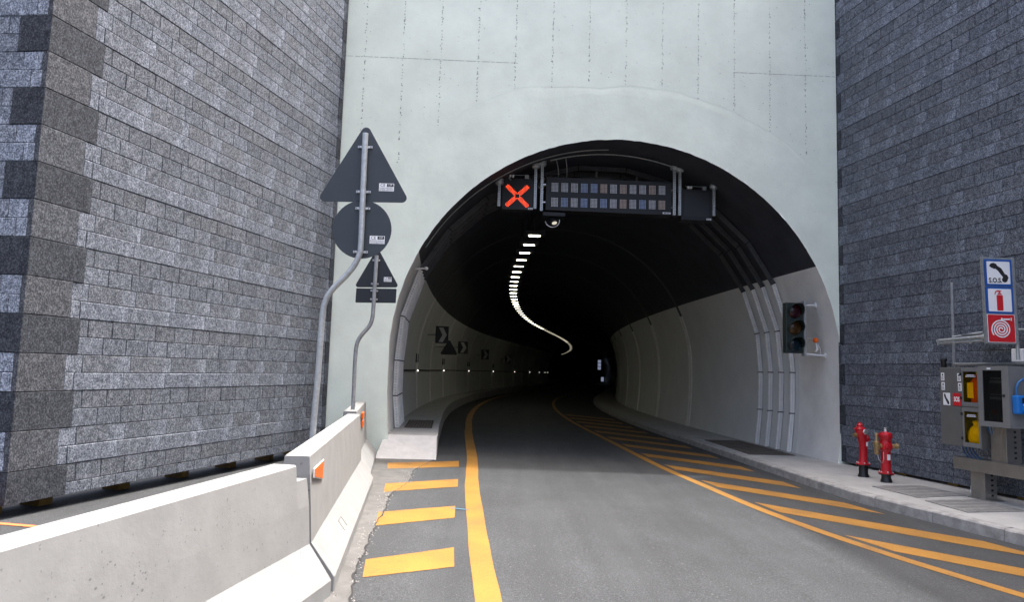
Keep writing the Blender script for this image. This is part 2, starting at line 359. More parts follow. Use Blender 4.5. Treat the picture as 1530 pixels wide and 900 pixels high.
for k in range(-2, 19):
    y0 = 8.2 + 1.92 * k
    if y0 > 31: break
    x0 = on_line(right_line, y0) + .17; x1 = on_line(right_line, y0 - .7) + .17
    def run(xa, ya):
        t = 0
        while on_line(kerb_line, ya - t) - (xa + t) > .26 and t < 3.5: t += .02
        return (xa + t, ya - t)
    e0 = run(x0, y0); e1 = run(x1, y0 - .7)
    if e0[0] - x0 < .3: continue
    m = MB(); n = 8
    for i in range(n):
        q = []
        for t in (i / n, (i + 1) / n):
            q.append(((x0 + (e0[0] - x0) * t, y0 + (e0[1] - y0) * t + rnd.uniform(-.006, .006)), (x1 + (e1[0] - x1) * t, y0 - .7 + (e1[1] - y0 + .7) * t)))
        m.face(sheet([q[0][0], q[0][1], q[1][1], q[1][0]]))
    m.build('hatching_bar', M['yellow'], road)
# old pavement strip along the barrier, its ragged edge crack, loose gravel
crack_pts = [(-.93, 3.6), (-1.0, 4.6), (-1.14, 5.55), (-1.22, 6.15), (-1.26, 6.6), (-1.32, 7.2), (-1.38, 8.0), (-1.45, 8.9), (-1.5, 9.5), (-1.42, 10.6), (-1.5, 11.5), (-1.42, 12.4), (-1.3, 13.3)]
cr = []
for x, y in resample(crack_pts, 9): cr.append((x + rnd.uniform(-.018, .018), y))
m = MB()
for a, b in zip(cr, cr[1:]): m.face(sheet([(a[0], a[1]), (b[0], b[1]), (-3.4, b[1]), (-3.4, a[1])], .0025))
m.build('old_pavement', M['dust'], road, label='paler dusty pavement strip beside the concrete barriers')
m = MB(); strip(m, cr, [rnd.uniform(.004, .022) if q[1] < 9.6 else rnd.uniform(.004, .010) for q in cr], .0075); m.build('pavement_crack', M['crack'], road)
m = MB(); strip(m, [(-.66, 8.72), (-.58, 8.7), (-.50, 8.67), (-.44, 8.66)], .06, .006); m.build('paint_mark', M['bluepaint'], road, label='short blue survey mark by the yellow line')
m = MB(); strip(m, [(-8.5, 7.16), (-6.6, 7.08), (-5.0, 7.0), (-4.45, 6.92)], .07, .006); m.build('paint_line', M['orangepaint'], road, label='orange line on the ground by the stone wall corner')
m = MB()
for i in range(420):
    t = rnd.random(); y = 3.6 + 9.2 * t; x = interp([(q[1], q[0]) for q in cr], y) - abs(rnd.gauss(0, .10)) + .04; s_ = rnd.uniform(.004, .016); z = GZ(x)
    a = rnd.uniform(0, 6)
    P = [ID(x + s_ * cos(a + k * 2.1) * rnd.uniform(.7, 1.2), y + s_ * sin(a + k * 2.1), z + .002) for k in range(3)] + [ID(x, y, z + s_ * .9)]
    m.idx(P, [(0, 1, 2), (0, 1, 3), (1, 2, 3), (2, 0, 3)])
m.build('loose_gravel', M['chip'], road, kind='stuff')

# ================================================================== TUNNEL
tun = thing('road_tunnel', tuple(FO), 'curved road tunnel with pale grey side walls and a black painted vault', 'tunnel')
SS = [-.002, .4, 1, 1.6, 2.2, 3, 4] + [5 + 1.5 * k for k in range(110)]
zp = 4.0; ap = math.acos((zp - ZC) / RC)
low = [(-4.27, -.3), (-4.38, .6), (-RC, 1.3), (-RC, ZC)] + [(-RC * cos(t), ZC + RC * sin(t)) for t in [(pi / 2 - ap) * k / 6 for k in range(1, 7)]]
hi = [(RC * sin(t), ZC + RC * cos(t)) for t in [-ap + 2 * ap * k / 28 for k in range(29)]]
def sweep(mb, prof, ss, mi=0, ragged=0):
    rows = [[TUN(s, u + (rnd.uniform(-ragged, ragged) if i == 0 and ragged else 0), z) for u, z in prof] for i, s in enumerate(ss)]
    n = len(prof); mb.idx([q for r in rows for q in r], [(i * n + k, i * n + k + 1, (i + 1) * n + k + 1, (i + 1) * n + k) for i in range(len(rows) - 1) for k in range(n - 1)], mi)
for sgn in (1, -1):
    m = MB(); sweep(m, [(u * sgn, z) for u, z in low], [-.002, .4, 1, 1.6]); m.build('mouth_collar', M['collar'], tun, smooth=50, label='pale concrete strip of the %s tunnel wall at the mouth' % ('left' if sgn > 0 else 'right'))
m = MB(); sweep(m, low, SS[3:]); m.build('side_wall', M['wall_paint'], tun, smooth=50, label='left grey wall of the tunnel')
m = MB(); sweep(m, [(-u, z) for u, z in low], SS[3:]); m.build('side_wall', M['wall_paint'], tun, smooth=50, label='right grey wall of the tunnel')
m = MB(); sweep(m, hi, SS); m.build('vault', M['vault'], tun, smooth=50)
m = MB(); full = [(-u, z) for u, z in low] + hi[::-1] + low[::-1]
m.face([TUN(SS[-1], u, z) for u, z in full]); m.build('added_end_cap', M['vault'], tun)  # unseen cap added to keep daylight out of the far end
def hoop(mb, s, wd, th, u_from, mi=0):
    """a band on the lining, th proud of it, following the whole profile"""
    prof = [p for p in low] + hi[1:-1] + [(-u, z) for u, z in low][::-1]
    for (u0, z0), (u1, z1) in zip(prof, prof[1:]):
        if not u_from(u0, z0): continue
        def ins(u, z, t):
            if z <= ZC: return (u - math.copysign(t, u), z)
            r = hypot(u, z - ZC); return (u * (r - t) / r, ZC + (z - ZC) * (r - t) / r)
        a = [TUN(s, *ins(u0, z0, th)), TUN(s + wd, *ins(u0, z0, th)), TUN(s + wd, *ins(u1, z1, th)), TUN(s, *ins(u1, z1, th))]
        b = [TUN(s - .03, u0, z0), TUN(s + wd + .03, u0, z0), TUN(s + wd + .03, u1, z1), TUN(s - .03, u1, z1)]
        mb.face(a, mi); mb.face([a[0], a[3], b[3], b[0]], mi); mb.face([a[1], b[1], b[2], a[2]], mi)
for k in range(2, 16):
    s = 4.55 * k
    for side in (-1, 1):
        m = MB(); hoop(m, s, .14, .02, lambda u, z: u * side > 0 and z < 3.99 and z > -.31 ); hoop(m, s + .26, .08, .015, lambda u, z: u * side > 0 and z < 3.99)
        m.build('joint_rib', M['rib'], tun)
    m = MB(); hoop(m, s, .14, .02, lambda u, z: z >= 3.99); m.build('vault_rib', M['vrib'], tun)

# walkways inside the tunnel
def walkway(name, side, u_in, top, s0, s1, label):
    m = MB(); ss = [s0 + .9 * k for k in range(int((s1 - s0) / .9) + 1)]
    for a, b in zip(ss, ss[1:]):
        ua, ub = u_in(a), u_in(b); uo = side * (RC + .05)
        m.face([TUN(a, ua, top), TUN(a, uo, top), TUN(b, uo, top), TUN(b, ub, top)])
        m.face([TUN(a, ua, -.1), TUN(a, ua, top), TUN(b, ub, top), TUN(b, ub, -.1)])
    return m.build(name, M['walk'], kind='structure', label=label)
LKU = lambda s: interp([(0, -3.42), (5, -3.4), (14, -3.55), (40, -3.6)], s)
LTOP = .47
lw = walkway('walkway', -1, LKU, LTOP, .35, 160, 'raised concrete walkway along the left tunnel wall')
# ramp down at the portal, left
m = MB(); u0, u1 = -4.40, -3.42
A = TUN(.36, u0, LTOP - .002); B = TUN(.36, u1, LTOP - .002); C_ = FAC(-4.52, -.55, GZ(-2.4) - .01); D = FAC(-3.42, -.42, GZ(-1.3) - .01)
lowz = Vector((0, 0, -.3))
A0, B0 = A.copy(), B.copy(); A0.z = B0.z = -.2
lip = [A + Vector((0, -.22, .0)), B + Vector((0, -.22, 0))]
m.face([A, B, lip[1], lip[0]]); m.face([lip[0], lip[1], D, C_]); m.face([B, B0, D + lowz, D, lip[1]]); m.face([A, lip[0], C_, C_ + lowz, A0]); m.face([C_, D, D + lowz, C_ + lowz])
m.build('ramp', M['ramp'], lw, bevel=.012, label='light new concrete ramp up to the left walkway')
# pavement on the right: slab + kerb stones
STOP = .15
m = MB()
for a, b in zip(kerb_line, kerb_line[1:]):
    if b[1] > 160: break
    def outer(p):
        if p[1] < 14.0: s = (14.036 - p[1]) / .981; q = WR(s, -.9, 0); return (q.x, q.y)
        return None
    oa, ob = outer(a), outer(b)
    def tout(p):
        best = min(range(0, 890, 2), key=lambda i: abs(AX[i][1] - p[1])); q = TUN(best * .2, RC + .06, 0); return (q.x, q.y)
    oa = oa or tout(a); ob = ob or tout(b)
    ka = (a[0] + .15, a[1]); kb = (b[0] + .15, b[1])
    m.face([ID(*ka, STOP), ID(*oa, STOP), ID(*ob, STOP), ID(*kb, STOP)])
pave = m.build('pavement', M['walk'], kind='structure', label='concrete pavement along the right wall into the tunnel')
cum = [0]
for a, b in zip(kerb_line, kerb_line[1:]): cum.append(cum[-1] + hypot(b[0] - a[0], b[1] - a[1]))
def kpt(d):
    i = max(0, min(len(cum) - 2, next((j for j, c in enumerate(cum) if c > d), len(cum) - 1) - 1)); t = (d - cum[i]) / (cum[i + 1] - cum[i]); a, b = kerb_line[i], kerb_line[i + 1]
    return Vector((a[0] + (b[0] - a[0]) * t, a[1] + (b[1] - a[1]) * t, 0)), Vector((b[1] - a[1], -(b[0] - a[0]), 0)).normalized()
def kerb_stone(d0, d1):
    m = MB(); dz = rnd.uniform(-.004, .004); dx = rnd.uniform(-.005, .005); prof = [(0 + dx, -.1), (.012 + dx, .125 + dz), (.03 + dx, STOP - .004 + dz), (.153, STOP + .003 + dz), (.153, -.1)]
    rows = []
    for t in (0, .5, 1):
        p, nn = kpt(d0 + (d1 - d0) * t); rows.append([p + nn * a + Vector((0, 0, z)) for a, z in prof])
    n = len(prof); m.idx([q for r in rows for q in r], [(i * n + k, i * n + (k + 1) % n, (i + 1) * n + (k + 1) % n, (i + 1) * n + k) for i in range(2) for k in range(n)] + [tuple(range(n)), tuple(range(3 * n - 1, 2 * n - 1, -1))])
    m.build('kerb_stone', M['kerb'], pave, bevel=.006)
d = 0
while d < 40: kerb_stone(d + .004, d + .996); d += 1
while d < 150: kerb_stone(d, d + 4.99); d += 5

# ================================================================== PORTAL FACE
HT = 9.6
por = thing('portal_wall', tuple(FAC(-4.9, 0, 0)), 'tall pale painted concrete wall with the round arched tunnel mouth', 'wall')
m = MB(); arch = [(-4.27, -.3), (-4.38, .6), (-RC, 1.3), (-RC, ZC)] + [(-RC * cos(pi * k / 120), ZC + RC * sin(pi * k / 120)) for k in range(1, 120)] + [(RC, ZC), (RC, 1.3), (4.38, .6), (4.27, -.3)]
def _rag(u, z):
    f = 1 - rnd.uniform(.0, .0028); return (u * f, z if z <= ZC else ZC + (z - ZC) * f)
arch = [_rag(u, z) for u, z in arch]
top = [a for a in arch if a[1] > ZC - .01]
for (u0, z0), (u1, z1) in zip(top, top[1:]): m.face([FAC(u0, -.006, z0), FAC(u1, -.006, z1), FAC(u1, -.006, HT), FAC(u0, -.006, HT)])
lft = [a for a in arch if a[0] < 0 and a[1] <= ZC + .01]; rgt = [a for a in arch if a[0] > 0 and a[1] <= ZC + .01]
lz = sorted(lft, key=lambda a: a[1]); rz = sorted(rgt, key=lambda a: a[1])
lz.append((top[0][0], HT)); rz.append((top[-1][0], HT))
for ch, ue in ((lz, -6.3), (rz, 5.3)):
    for (u0, z0), (u1, z1) in zip(ch, ch[1:]): m.face([FAC(u0, -.006, z0), FAC(u1, -.006, z1), FAC(ue, -.006, z1), FAC(ue, -.006, z0)])
# reveal that turns into the lining, and the top of the wall
m.face([FAC(-6.3, -.006, HT), FAC(5.3, -.006, HT), FAC(5.3, .6, HT), FAC(-6.3, .6, HT)])
m.face([FAC(-6.3, .6, HT), FAC(5.3, .6, HT), FAC(5.3, .6, 6.5), FAC(-6.3, .6, 6.5)])
m.build('concrete_wall', M['facade'], por)
ring = [(-6.3, 3.2), (-5.6, 4.3), (-5.145, 4.8), (-4.42, 5.62), (-3.6, 6.6), (-2.86, 7.05), (-2.17, 7.33), (-1.46, 7.42), (-.73, 7.47), (0, 7.52), (.75, 7.46), (1.5, 7.36), (2.25, 7.2), (3.0, 6.67), (3.77, 6.2), (4.42, 5.55), (5.3, 4.4)]
joints = [-6.25] + [-5.145 + .7413 * k for k in range(13)] + [5.25]
hz = lambda u: 7.819 + .0123 * (u + 5.58)
def concrete_panel(u0, u1, zb0, zb1, zt):
    m = MB(); gpx = .004
    n = 6; us = [u0 + gpx + (u1 - u0 - 2 * gpx) * k / n for k in range(n + 1)]
    zb = [zb(u) + (rnd.uniform(-.01, .01) if zb0 else 0) for u in us] if False else None
    lo = [(u, zb0(u)) for u in us]; hi_ = [(u, zt(u)) for u in us]
    poly = lo + hi_[::-1]; N_ = len(poly)
    P = [FAC(u, -.0074, z) for u, z in poly] + [FAC(u, -.004, z) for u, z in poly]
    for k in range(n): m.face([P[k], P[k + 1], P[N_ - 2 - k], P[N_ - 1 - k]])
    for k in range(N_): m.face([P[k], P[(k + 1) % N_], P[N_ + (k + 1) % N_], P[N_ + k]])
    m.build('concrete_panel', M['panel'], por)
wob = lambda u: sum(interp(ring, u + d_) for d_ in (-.6, -.4, -.2, 0, .2, .4, .6)) / 7 + .035 * sin(u * 2.3) + .015 * sin(u * 6.1 + 1) + .006 * sin(u * 17)
for k in range(len(joints) - 1):
    u0, u1 = joints[k], joints[k + 1]
    if u1 < -2.1 or u0 > 2.2:
        concrete_panel(u0, u1, wob, None, lambda u: hz(u) - .007); concrete_panel(u0, u1, lambda u: hz(u) + .007, None, lambda u: HT - .01)
    else: concrete_panel(u0, u1, wob, None, lambda u: HT - .01)
m = MB()
def pit(u, z, r):
    a = rnd.uniform(0, 3); m.face([FAC(u + r * cos(a + k * pi / 2.5) , -.0080, z + r * sin(a + k * pi / 2.5) * rnd.uniform(.7, 1.6)) for k in range(5)])
for u in joints[1:-1]:
    zb = wob(u); z = zb
    while z < HT:
        z += rnd.expovariate(1 / .042)
        pit(u + rnd.gauss(0, .008), z, rnd.uniform(.005, .012))
for ua, ub in ((-5.55, -2.2), (2.25, 4.4)):
    u = ua
    while u < ub:
        L_ = rnd.uniform(.03, .16); m.face([FAC(u, -.0080, hz(u) - .003), FAC(u + L_, -.0080, hz(u + L_) - .003), FAC(u + L_, -.0080, hz(u + L_) + .003), FAC(u, -.0080, hz(u) + .004)]); u += L_ + rnd.uniform(.0, .05)
for i in range(420):
    u = rnd.uniform(-5.9, 4.4); z = rnd.uniform(3.4, 9.5)
    if z > wob(u): pit(u, z, rnd.uniform(.003, .009))
m.build('bug_holes', M['pit'], por, kind='stuff')
# smooth plaster collar with a soft raised lip round the arch
m = MB(); us = [-1.9 + 5.6 * k / 60 for k in range(61)]
pr = [(0, -.0062), (.06, -.0082), (.15, -.0098), (.32, -.0085), (.65, -.0063)]
for a, b in zip(us, us[1:]):
    for (d0, o0), (d1, o1) in zip(pr, pr[1:]):
        f = lambda u, dd: wob(u) - .03 - dd * (1 + .35 * sin(u * 3.1)) - .008 * sin(u * 11)
        m.face([FAC(a, o0, f(a, d0)), FAC(b, o0, f(b, d0)), FAC(b, o1, f(b, d1)), FAC(a, o1, f(a, d1))])
m.build('plaster_collar', M['facade'], por, smooth=60)

# ================================================================== STONE CLAD WALLS
CH = .196
def stone(mb, F, s0, s1, z0, z1, out, cols, split=None, back=-.06, ch=.005, gv=.0012):
    """one block: chamfered face standing `out` proud of the joint plane; cols = (main, end patch)"""
    gp = .0026
    a0, a1, c0, c1 = s0 + gv, s1 - gv, z0 + gp, z1 - gp; cv = ch if gv > .002 else .0022
    tl = [rnd.uniform(-.0015, .0015) for _ in range(4)]
    fr = [F(a0 + cv, out + tl[0], c0 + ch), F(a1 - cv, out + tl[1], c0 + ch), F(a1 - cv, out + tl[2], c1 - ch), F(a0 + cv, out + tl[3], c1 - ch)]
    ed = [F(a0, out - ch, c0), F(a1, out - ch, c0), F(a1, out - ch, c1), F(a0, out - ch, c1)]
    bk = [F(a0, back, c0), F(a1, back, c0), F(a1, back, c1), F(a0, back, c1)]
    if split:
        t = split; b = fr[0].lerp(fr[1], t); tt = fr[3].lerp(fr[2], t)
        mb.face([fr[0], b, tt, fr[3]], 0, cols[0]); mb.face([b, fr[1], fr[2], tt], 0, [cols[0], cols[1], cols[1], cols[0]])
    else: mb.face(fr, 0, cols[0])
    for k in range(4):
        j = (k + 1) % 4
        c = tuple(x * (1.25 if k == 2 else .9) for x in cols[0])
        mb.face([ed[k], ed[j], fr[j], fr[k]] if not (split and k in (0, 2)) else [ed[k], ed[j], fr[j], fr[k]], 0, cols[0]); mb.face([bk[k], bk[j], ed[j], ed[k]], 0, cols[0])
def tint(b, warm=0.):
    v = b * rnd.uniform(.95, 1.05); w_ = warm * .6 + rnd.uniform(-.012, .012); return (v * (1 + w_), v, v * (1 - w_))
def stone_rows(length, s_first, zb, ztop, phase, row_of, mirror=False):
    """list of (s0,s1,z0,z1,cols,split,out) for one face; 4-course repeat: two courses of half blocks, two of long blocks"""
    out = []; k = 0; z = zb
    while z < ztop:
        t = row_of(k)
        z1 = z + CH
        s = s_first(k)
        Lr = .35 if t in (0, 1) else .704
        first = {0: .12, 1: .0, 2: .23, 3: .13}[t]
        if first: segs = [(s, s + first)]; s += first
        else: segs = []
        while s < length: segs.append((s, min(length, s + Lr))); s += Lr
        for a, b in segs:
            if b - a < .03: continue
            if t == 0: c = tint(rnd.choice([.76, .84, .9]), .03); cols = (c, c); sp = None
            elif t == 1: c = tint(rnd.choice([.8, .9, .96]), .0); cols = (c, c); sp = None
            elif t == 2: cols = (tint(.84, .03), tint(1.32, .0)); sp = .55 if b - a > .4 else None
            else: cols = (tint(1.0, .0), tint(1.36, -.01)); sp = .65 if b - a > .4 else None
            if sp is None and t in (2, 3) and b - a < .4: cols = (tint(1.12),) * 2
            out.append((a, b, z, z1, cols, sp, .03 + (.0045 if t == 3 else 0) + rnd.uniform(-.0015, .0015)))
        z = z1; k += 1
    return out
def clad_wall(root, faces, label_field):
    """faces: list of (F, rows). the 300 largest in view become parts, the rest one joined part"""
    allst = []
    for F, rows in faces:
        for r in rows:
            pr_ = [project(F(s, .03, z)) for s, z in ((r[0], r[2]), (r[1], r[2]), (r[1], r[3]), (r[0], r[3]))]
            area = 0
            if all(pr_):
                cx = sum(p[0] for p in pr_) / 4; cy = sum(p[1] for p in pr_) / 4
                if -30 < cx < 1560 and -20 < cy < 930: area = abs(sum(pr_[i][0] * pr_[(i + 1) % 4][1] - pr_[(i + 1) % 4][0] * pr_[i][1] for i in range(4))) / 2
            allst.append((area, F, r))
    allst.sort(key=lambda t: -t[0])
    for area, F, r in allst[:300]:
        m = MB(); stone(m, F, r[0], r[1], r[2], r[3], r[6], r[4], r[5], ch=.008 if r[6] > .0335 else .005, gv=.0012 if r[5] else .0034); m.build('stone', M['stone'], root)
    m = MB()
    for area, F, r in allst[300:]: stone(m, F, r[0], r[1], r[2], r[3], r[6], r[4], r[5], ch=.008 if r[6] > .0335 else .005, gv=.0012 if r[5] else .0034)
    m.build('stone_courses', M['stone'], root, kind='stuff', label=label_field)

LZ0 = 1.586 - 6 * CH          # a course line well below eye height, left wall
lbot = LZ0 - CH * .66
left = thing('stone_wall', tuple(WL(0, 0, lbot)), 'tall grey stone-clad wall with dark corner blocks, behind the barriers left of the tunnel', 'wall')
LEN = 6.26; LTOPZ = 10.2
dark = lambda: tint(.34, -.02); brown = lambda: tint(.54, .06)
# course k=0 sits from lbot (a cut course) ; quoins alternate every two courses
def lrow(k): return [1, 0, 3, 2][k % 4]       # from the ground up
ztab = [lbot] + [LZ0 + CH * k for k in range(60)]
def rows_from(ztab, length, first, row_of, ztop):
    out = []
    for k in range(len(ztab) - 1):
        if ztab[k] > ztop: break
        sub = stone_rows(length, lambda _: first(k), ztab[k], ztab[k] + .01, 0, lambda _: row_of(k))
        out += [(a, b, ztab[k], ztab[k + 1], c, sp, o) for a, b, _, _, c, sp, o in sub]
    return out
qd = lambda k: (k // 2) % 2 == 0               # dark quoin pair from the ground up
main_rows = rows_from(ztab, LEN, lambda k: .675 if qd(k) else .53, lrow, LTOPZ)
front_rows = [(a, b, c, d, tuple(tuple(min(1.9, v * 1.7) for v in q) for q in e), f, g_) for a, b, c, d, e, f, g_ in rows_from(ztab, 5.2, lambda k: .33 if qd(k) else .02, lrow, LTOPZ)]  # front face block colours lightened to make up for the shade there
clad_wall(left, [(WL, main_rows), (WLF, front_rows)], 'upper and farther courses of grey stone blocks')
k = 0
while ztab[k] < LTOPZ:
    z0, z1 = ztab[k], ztab[k + 2]; m = MB()
    if qd(k):
        stone(m, WL, -.035, .675, z0, z1, .036, (dark(),) * 2); stone(m, WLF, -.034, .33, z0, z1, .035, (dark(),) * 2)
    else: stone(m, WL, -.035, .53, z0, z1, .036, (brown(),) * 2)
    m.build('corner_stone', M['stone'], left)
    m = MB(); wq = .16
    stone(m, WL, LEN, LEN + wq, z0, z1, .036, (dark() if qd(k) else tint(.6),) * 2); m.build('end_stone', M['stone'], left); k += 2
m = MB(); m.box(WL, 0, LEN + .24, -.5, 0, lbot + .004, 10.4); m.box(WLF, -.0, 5.2, -.5, -.002, lbot + .006, 10.4); m.build('wall_core', M['joint'], left)
m = MB(); m.face([WL(0, -.1, lbot), WL(LEN, -.1, lbot), WL(LEN, -1.2, lbot), WL(0, -1.2, lbot)])
for i, s in enumerate((.12, .72, 1.85, 2.95, 4.05, 5.1, 6.0)):
    m = MB(); m.box(WL, s - .09, s + .09, -.5, -.25, GZ(-4.6) - .01, lbot - .002); m.build('timber_block', M['wood'], label=['yellow timber block under the very corner of the left stone wall', 'second yellow timber block from the corner under the left stone wall', 'third yellow timber block from the corner under the left stone wall', 'fourth yellow timber block from the corner under the left stone wall', 'fifth yellow timber block from the corner under the left stone wall', 'sixth yellow timber block from the corner under the left stone wall', 'farthest yellow timber block under the left stone wall, beside the portal'][i], cat='timber block', group='timber blocks under the left wall', bevel=.006)

RZ0 = 1.676 - 7 * CH; rbot = .195
right = thing('stone_wall', tuple(WR(0, 0, rbot)), 'dark grey stone-clad wall behind the hydrants and emergency cabinets', 'wall')
rt = [rbot, RZ0 + 0 * CH if RZ0 > rbot + .05 else RZ0 + CH]
while len(rt) < 62: rt.append(rt[-1] + CH)
RL = 13.
rrows = rows_from(rt, RL, lambda k: .165 if qd(k) else .06, lambda k: [1, 0, 3, 2][k % 4], 11.6)
clad_wall(right, [(WR, rrows)], 'upper and nearer courses of grey stone blocks')
k = 0
while rt[k] < 11.6:
    m = MB(); stone(m, WR, .0, .165 if qd(k) else .06, rt[k], rt[k + 2], .036, (dark() if qd(k) else tint(.6),) * 2); m.build('end_stone', M['stone'], right); k += 2
m = MB(); m.box(WR, -.02, RL, -.5, 0, rbot + .004, 9.7)
P = [WR(-.02, 0, 11.4), WR(-.02, -.5, 11.4), WR(RL, -.5, 15.2), WR(RL, 0, 15.2), WR(RL, 0, 9.69), WR(RL, -.5, 9.69), WR(-.02, 0, 9.69), WR(-.02, -.5, 9.69), WR(6.5, 0, 15.2), WR(6.5, -.5, 15.2)]  # unseen upper part, height and slope shaped to cast the road shadow
m.idx(P, [(0, 1, 9, 8), (8, 9, 2, 3), (6, 0, 8, 3, 4), (7, 5, 2, 9, 1), (3, 2, 5, 4), (6, 7, 1, 0)]); m.build('wall_core', M['joint'], right)
for i, s in enumerate((.5, 1.55, 2.65, 3.9, 5.1)):
    m = MB(); m.box(WR, s - .1, s + .1, -.24, -.03, STOP - .004, rbot - .002); m.build('timber_block', M['wood'], label=['small timber block under the right stone wall behind the hydrants, nearest the portal', 'small timber block under the right stone wall just after the hydrants', 'small timber block under the right stone wall before the emergency station', 'small timber block under the right stone wall behind the emergency station post', 'small timber block under the right stone wall beyond the emergency station'][i], cat='timber block', group='timber blocks under the right wall', bevel=.004)

# ================================================================== CONCRETE BARRIERS
def barrier(p0, p1, top, label, notch=0., face_in=.0):
    """p0 near end, p1 far end: ground points under the road-side top edge"""
    a = Vector((*p0, 0)); b = Vector((*p1, 0)); d = (b - a).normalized(); nn = Vector((d.y, -d.x, 0)); L = (b - a).length; zg = (GZ(p0[0]) + GZ(p1[0])) / 2
    F = lambda s, o, z: a + d * s + nn * o + Vector((0, 0, z))
    root = thing('concrete_barrier', tuple(F(L / 2, -.09, zg - .01)), label, 'barrier', 'concrete barriers beside the road')
    prof = [(.235, zg - .02), (.235, zg + .10), (.215, zg + .13), (.055, zg + .345), (.035, zg + .62), (.006, top - .012), (-.006, top), (-.164, top), (-.176, top - .012), (-.205, zg + .62), (-.225, zg + .345), (-.385, zg + .13), (-.405, zg + .10), (-.405, zg - .02)]
    m = MB(); n = len(prof); ss = [0, .012, L * .33, L * .66, L - .012, L]
    rows = [[F(s, o * (.97 if s in (0, L) else 1), z if s not in (0, L) else min(z, top - .008)) for o, z in prof] for s in ss]
    if notch:
        ss2 = [0, .012, L - .19, L - .185, L - .012, L]
        rows = []
        for i, s in enumerate(ss2):
            cut = i >= 3
            rows.append([F(s, o, min(z, top - notch) if (cut and z > top - .3) else z) for o, z in prof])
    m.idx([q for r in rows for q in r], [(i * n + k, i * n + (k + 1) % n, (i + 1) * n + (k + 1) % n, (i + 1) * n + k) for i in range(len(rows) - 1) for k in range(n)] + [tuple(range(n)), tuple(range(6 * n - 1, 5 * n - 1, -1))])
    m.build('barrier_body', M['barrier'], root)
    return root, F, L, zg
b1, F1, L1, zg1 = barrier((-2.2, .52), (-1.478, 5.345), 1.035, 'nearest white concrete barrier, cut by the bottom left of the view', notch=.12)
b2, F2, L2, zg2 = barrier((-1.475, 5.37), (-2.10, 10.13), 1.08, 'middle white concrete barrier with an orange trapezoid reflector at its near end')
b3, F3, L3, zg3 = barrier((-2.165, 10.20), (-2.62, 13.1), 1.115, 'farthest white concrete barrier with two orange reflectors, against the portal')
def lift_hole(F, s, z, root):
    m = MB(); m.box(F, s, s + .22, .12, .142, z, z + .045); 
# steel couplings between barriers
for F, L, root, top in ((F1, L1, b1, 1.035), (F2, L2, b2, 1.08)):
    m = MB(); m.box(F, L - .02, L + .10, -.14, -.10, top - .34, top - .1); m.lathe(F(L + .03, -.12, top - .36), (0, 0, 1), [(.022, 0), (.022, .3)], 10); m.build('steel_coupling', M['galvd'], root, bevel=.004)
m = MB(); m.prism(lambda s, o, z: F2(s, o, z), [(.07, .905), (.07, .975), (.62, .975), (.62, .81)], .030, .040, 0); m.prism(lambda s, o, z: F2(s, o, z), [(.08, .912), (.08, .968), (.59, .966), (.59, .822)], .040, .044, 1)
m.build('reflector', [M['white'], M['orange']], b2, bevel=.003)
for z in (.80, .93):
    m = MB(); m.box(F3, .95, 1.35, .03, .06, z, z + .10); m.build('reflector', M['orange'], b3, bevel=.008)
# cast-in handling sockets on the slope of the middle barrier
m = MB(); q = lambda s, o, z: F2(s, .215 - (z - zg2 - .13) * .744 + o, z)
for a0, a1, c0, c1 in ((1.2, 1.215, .17, .25), (1.2, 1.42, .245, .255), (1.405, 1.42, .17, .25)): m.box(q, a0, a1, -.01, .003, zg2 + c0, zg2 + c1)
m.build('lifting_slot', M['scrape'], b2)
# scrapes: patches of honeycombing
for Fb, root, spots in ((F1, b1, ((3.75, .88), (2.75, .80), (2.72, .70), (2.35, .66), (3.0, .73))), (F2, b2, ((2.6, .86),))):
    m = MB()
    for s0, z0 in spots:
        for i in range(7):
            s, z = s0 + rnd.gauss(0, .045), z0 + rnd.gauss(0, .045); r = rnd.uniform(.003, .008); o = interp([(.445, .055), (.72, .035), (1.0, .006)], z) + .0012
            m.face([Fb(s + r * cos(k * 1.256) * 1.3, o, z + r * sin(k * 1.256)) for k in range(5)])
    for i in range(150):
        s, z = rnd.uniform(.5, 4.6), rnd.uniform(.4, .98); r = rnd.uniform(.002, .005); o = interp([(.445, .055), (.72, .035), (1.0, .006)], z) + .0012
        m.face([Fb(s + r * cos(k * 1.256), o, z + r * sin(k * 1.256)) for k in range(5)])
    m.build('honeycombing', M['scrape'], root, kind='stuff')

# ================================================================== ROADSIDE SIGNS SEEN FROM BEHIND
def rounded(poly, r, n=5):
    out = []; L = len(poly)
    for i in range(L):
        p = Vector(poly[i]); a = (Vector(poly[i - 1]) - p).normalized(); b = (Vector(poly[(i + 1) % L]) - p).normalized(); ang = a.angle(b) / 2; t = r / math.tan(ang)
        c = p + (a + b).normalized() * (r / sin(ang)); s, e = p + a * t - c, p + b * t - c
        a0 = atan2(s.y, s.x); da = (atan2(e.y, e.x) - a0 + pi) % (2 * pi) - pi
        out += [(c.x + r * cos(a0 + da * k / n), c.y + r * sin(a0 + da * k / n)) for k in range(n + 1)]
    return out
def clamp(root, x, y, z, half, ym):
    m = MB(); m.box(ID, x - half, x + half, y - .018, y - .006, z - .012, z + .012)
    for s in (-1, 1): m.box(ID, x + s * (half - .02) - .014, x + s * (half - .02) + .014, y - .028, y - .018, z - .009, z + .009); m.lathe((x + s * (half - .014), y - .028, z), (0, -1, 0), [(.005, 0), (.005, .004)], 8, 1)
    m.build('clamp', [M['alu'], M['hole']], root)
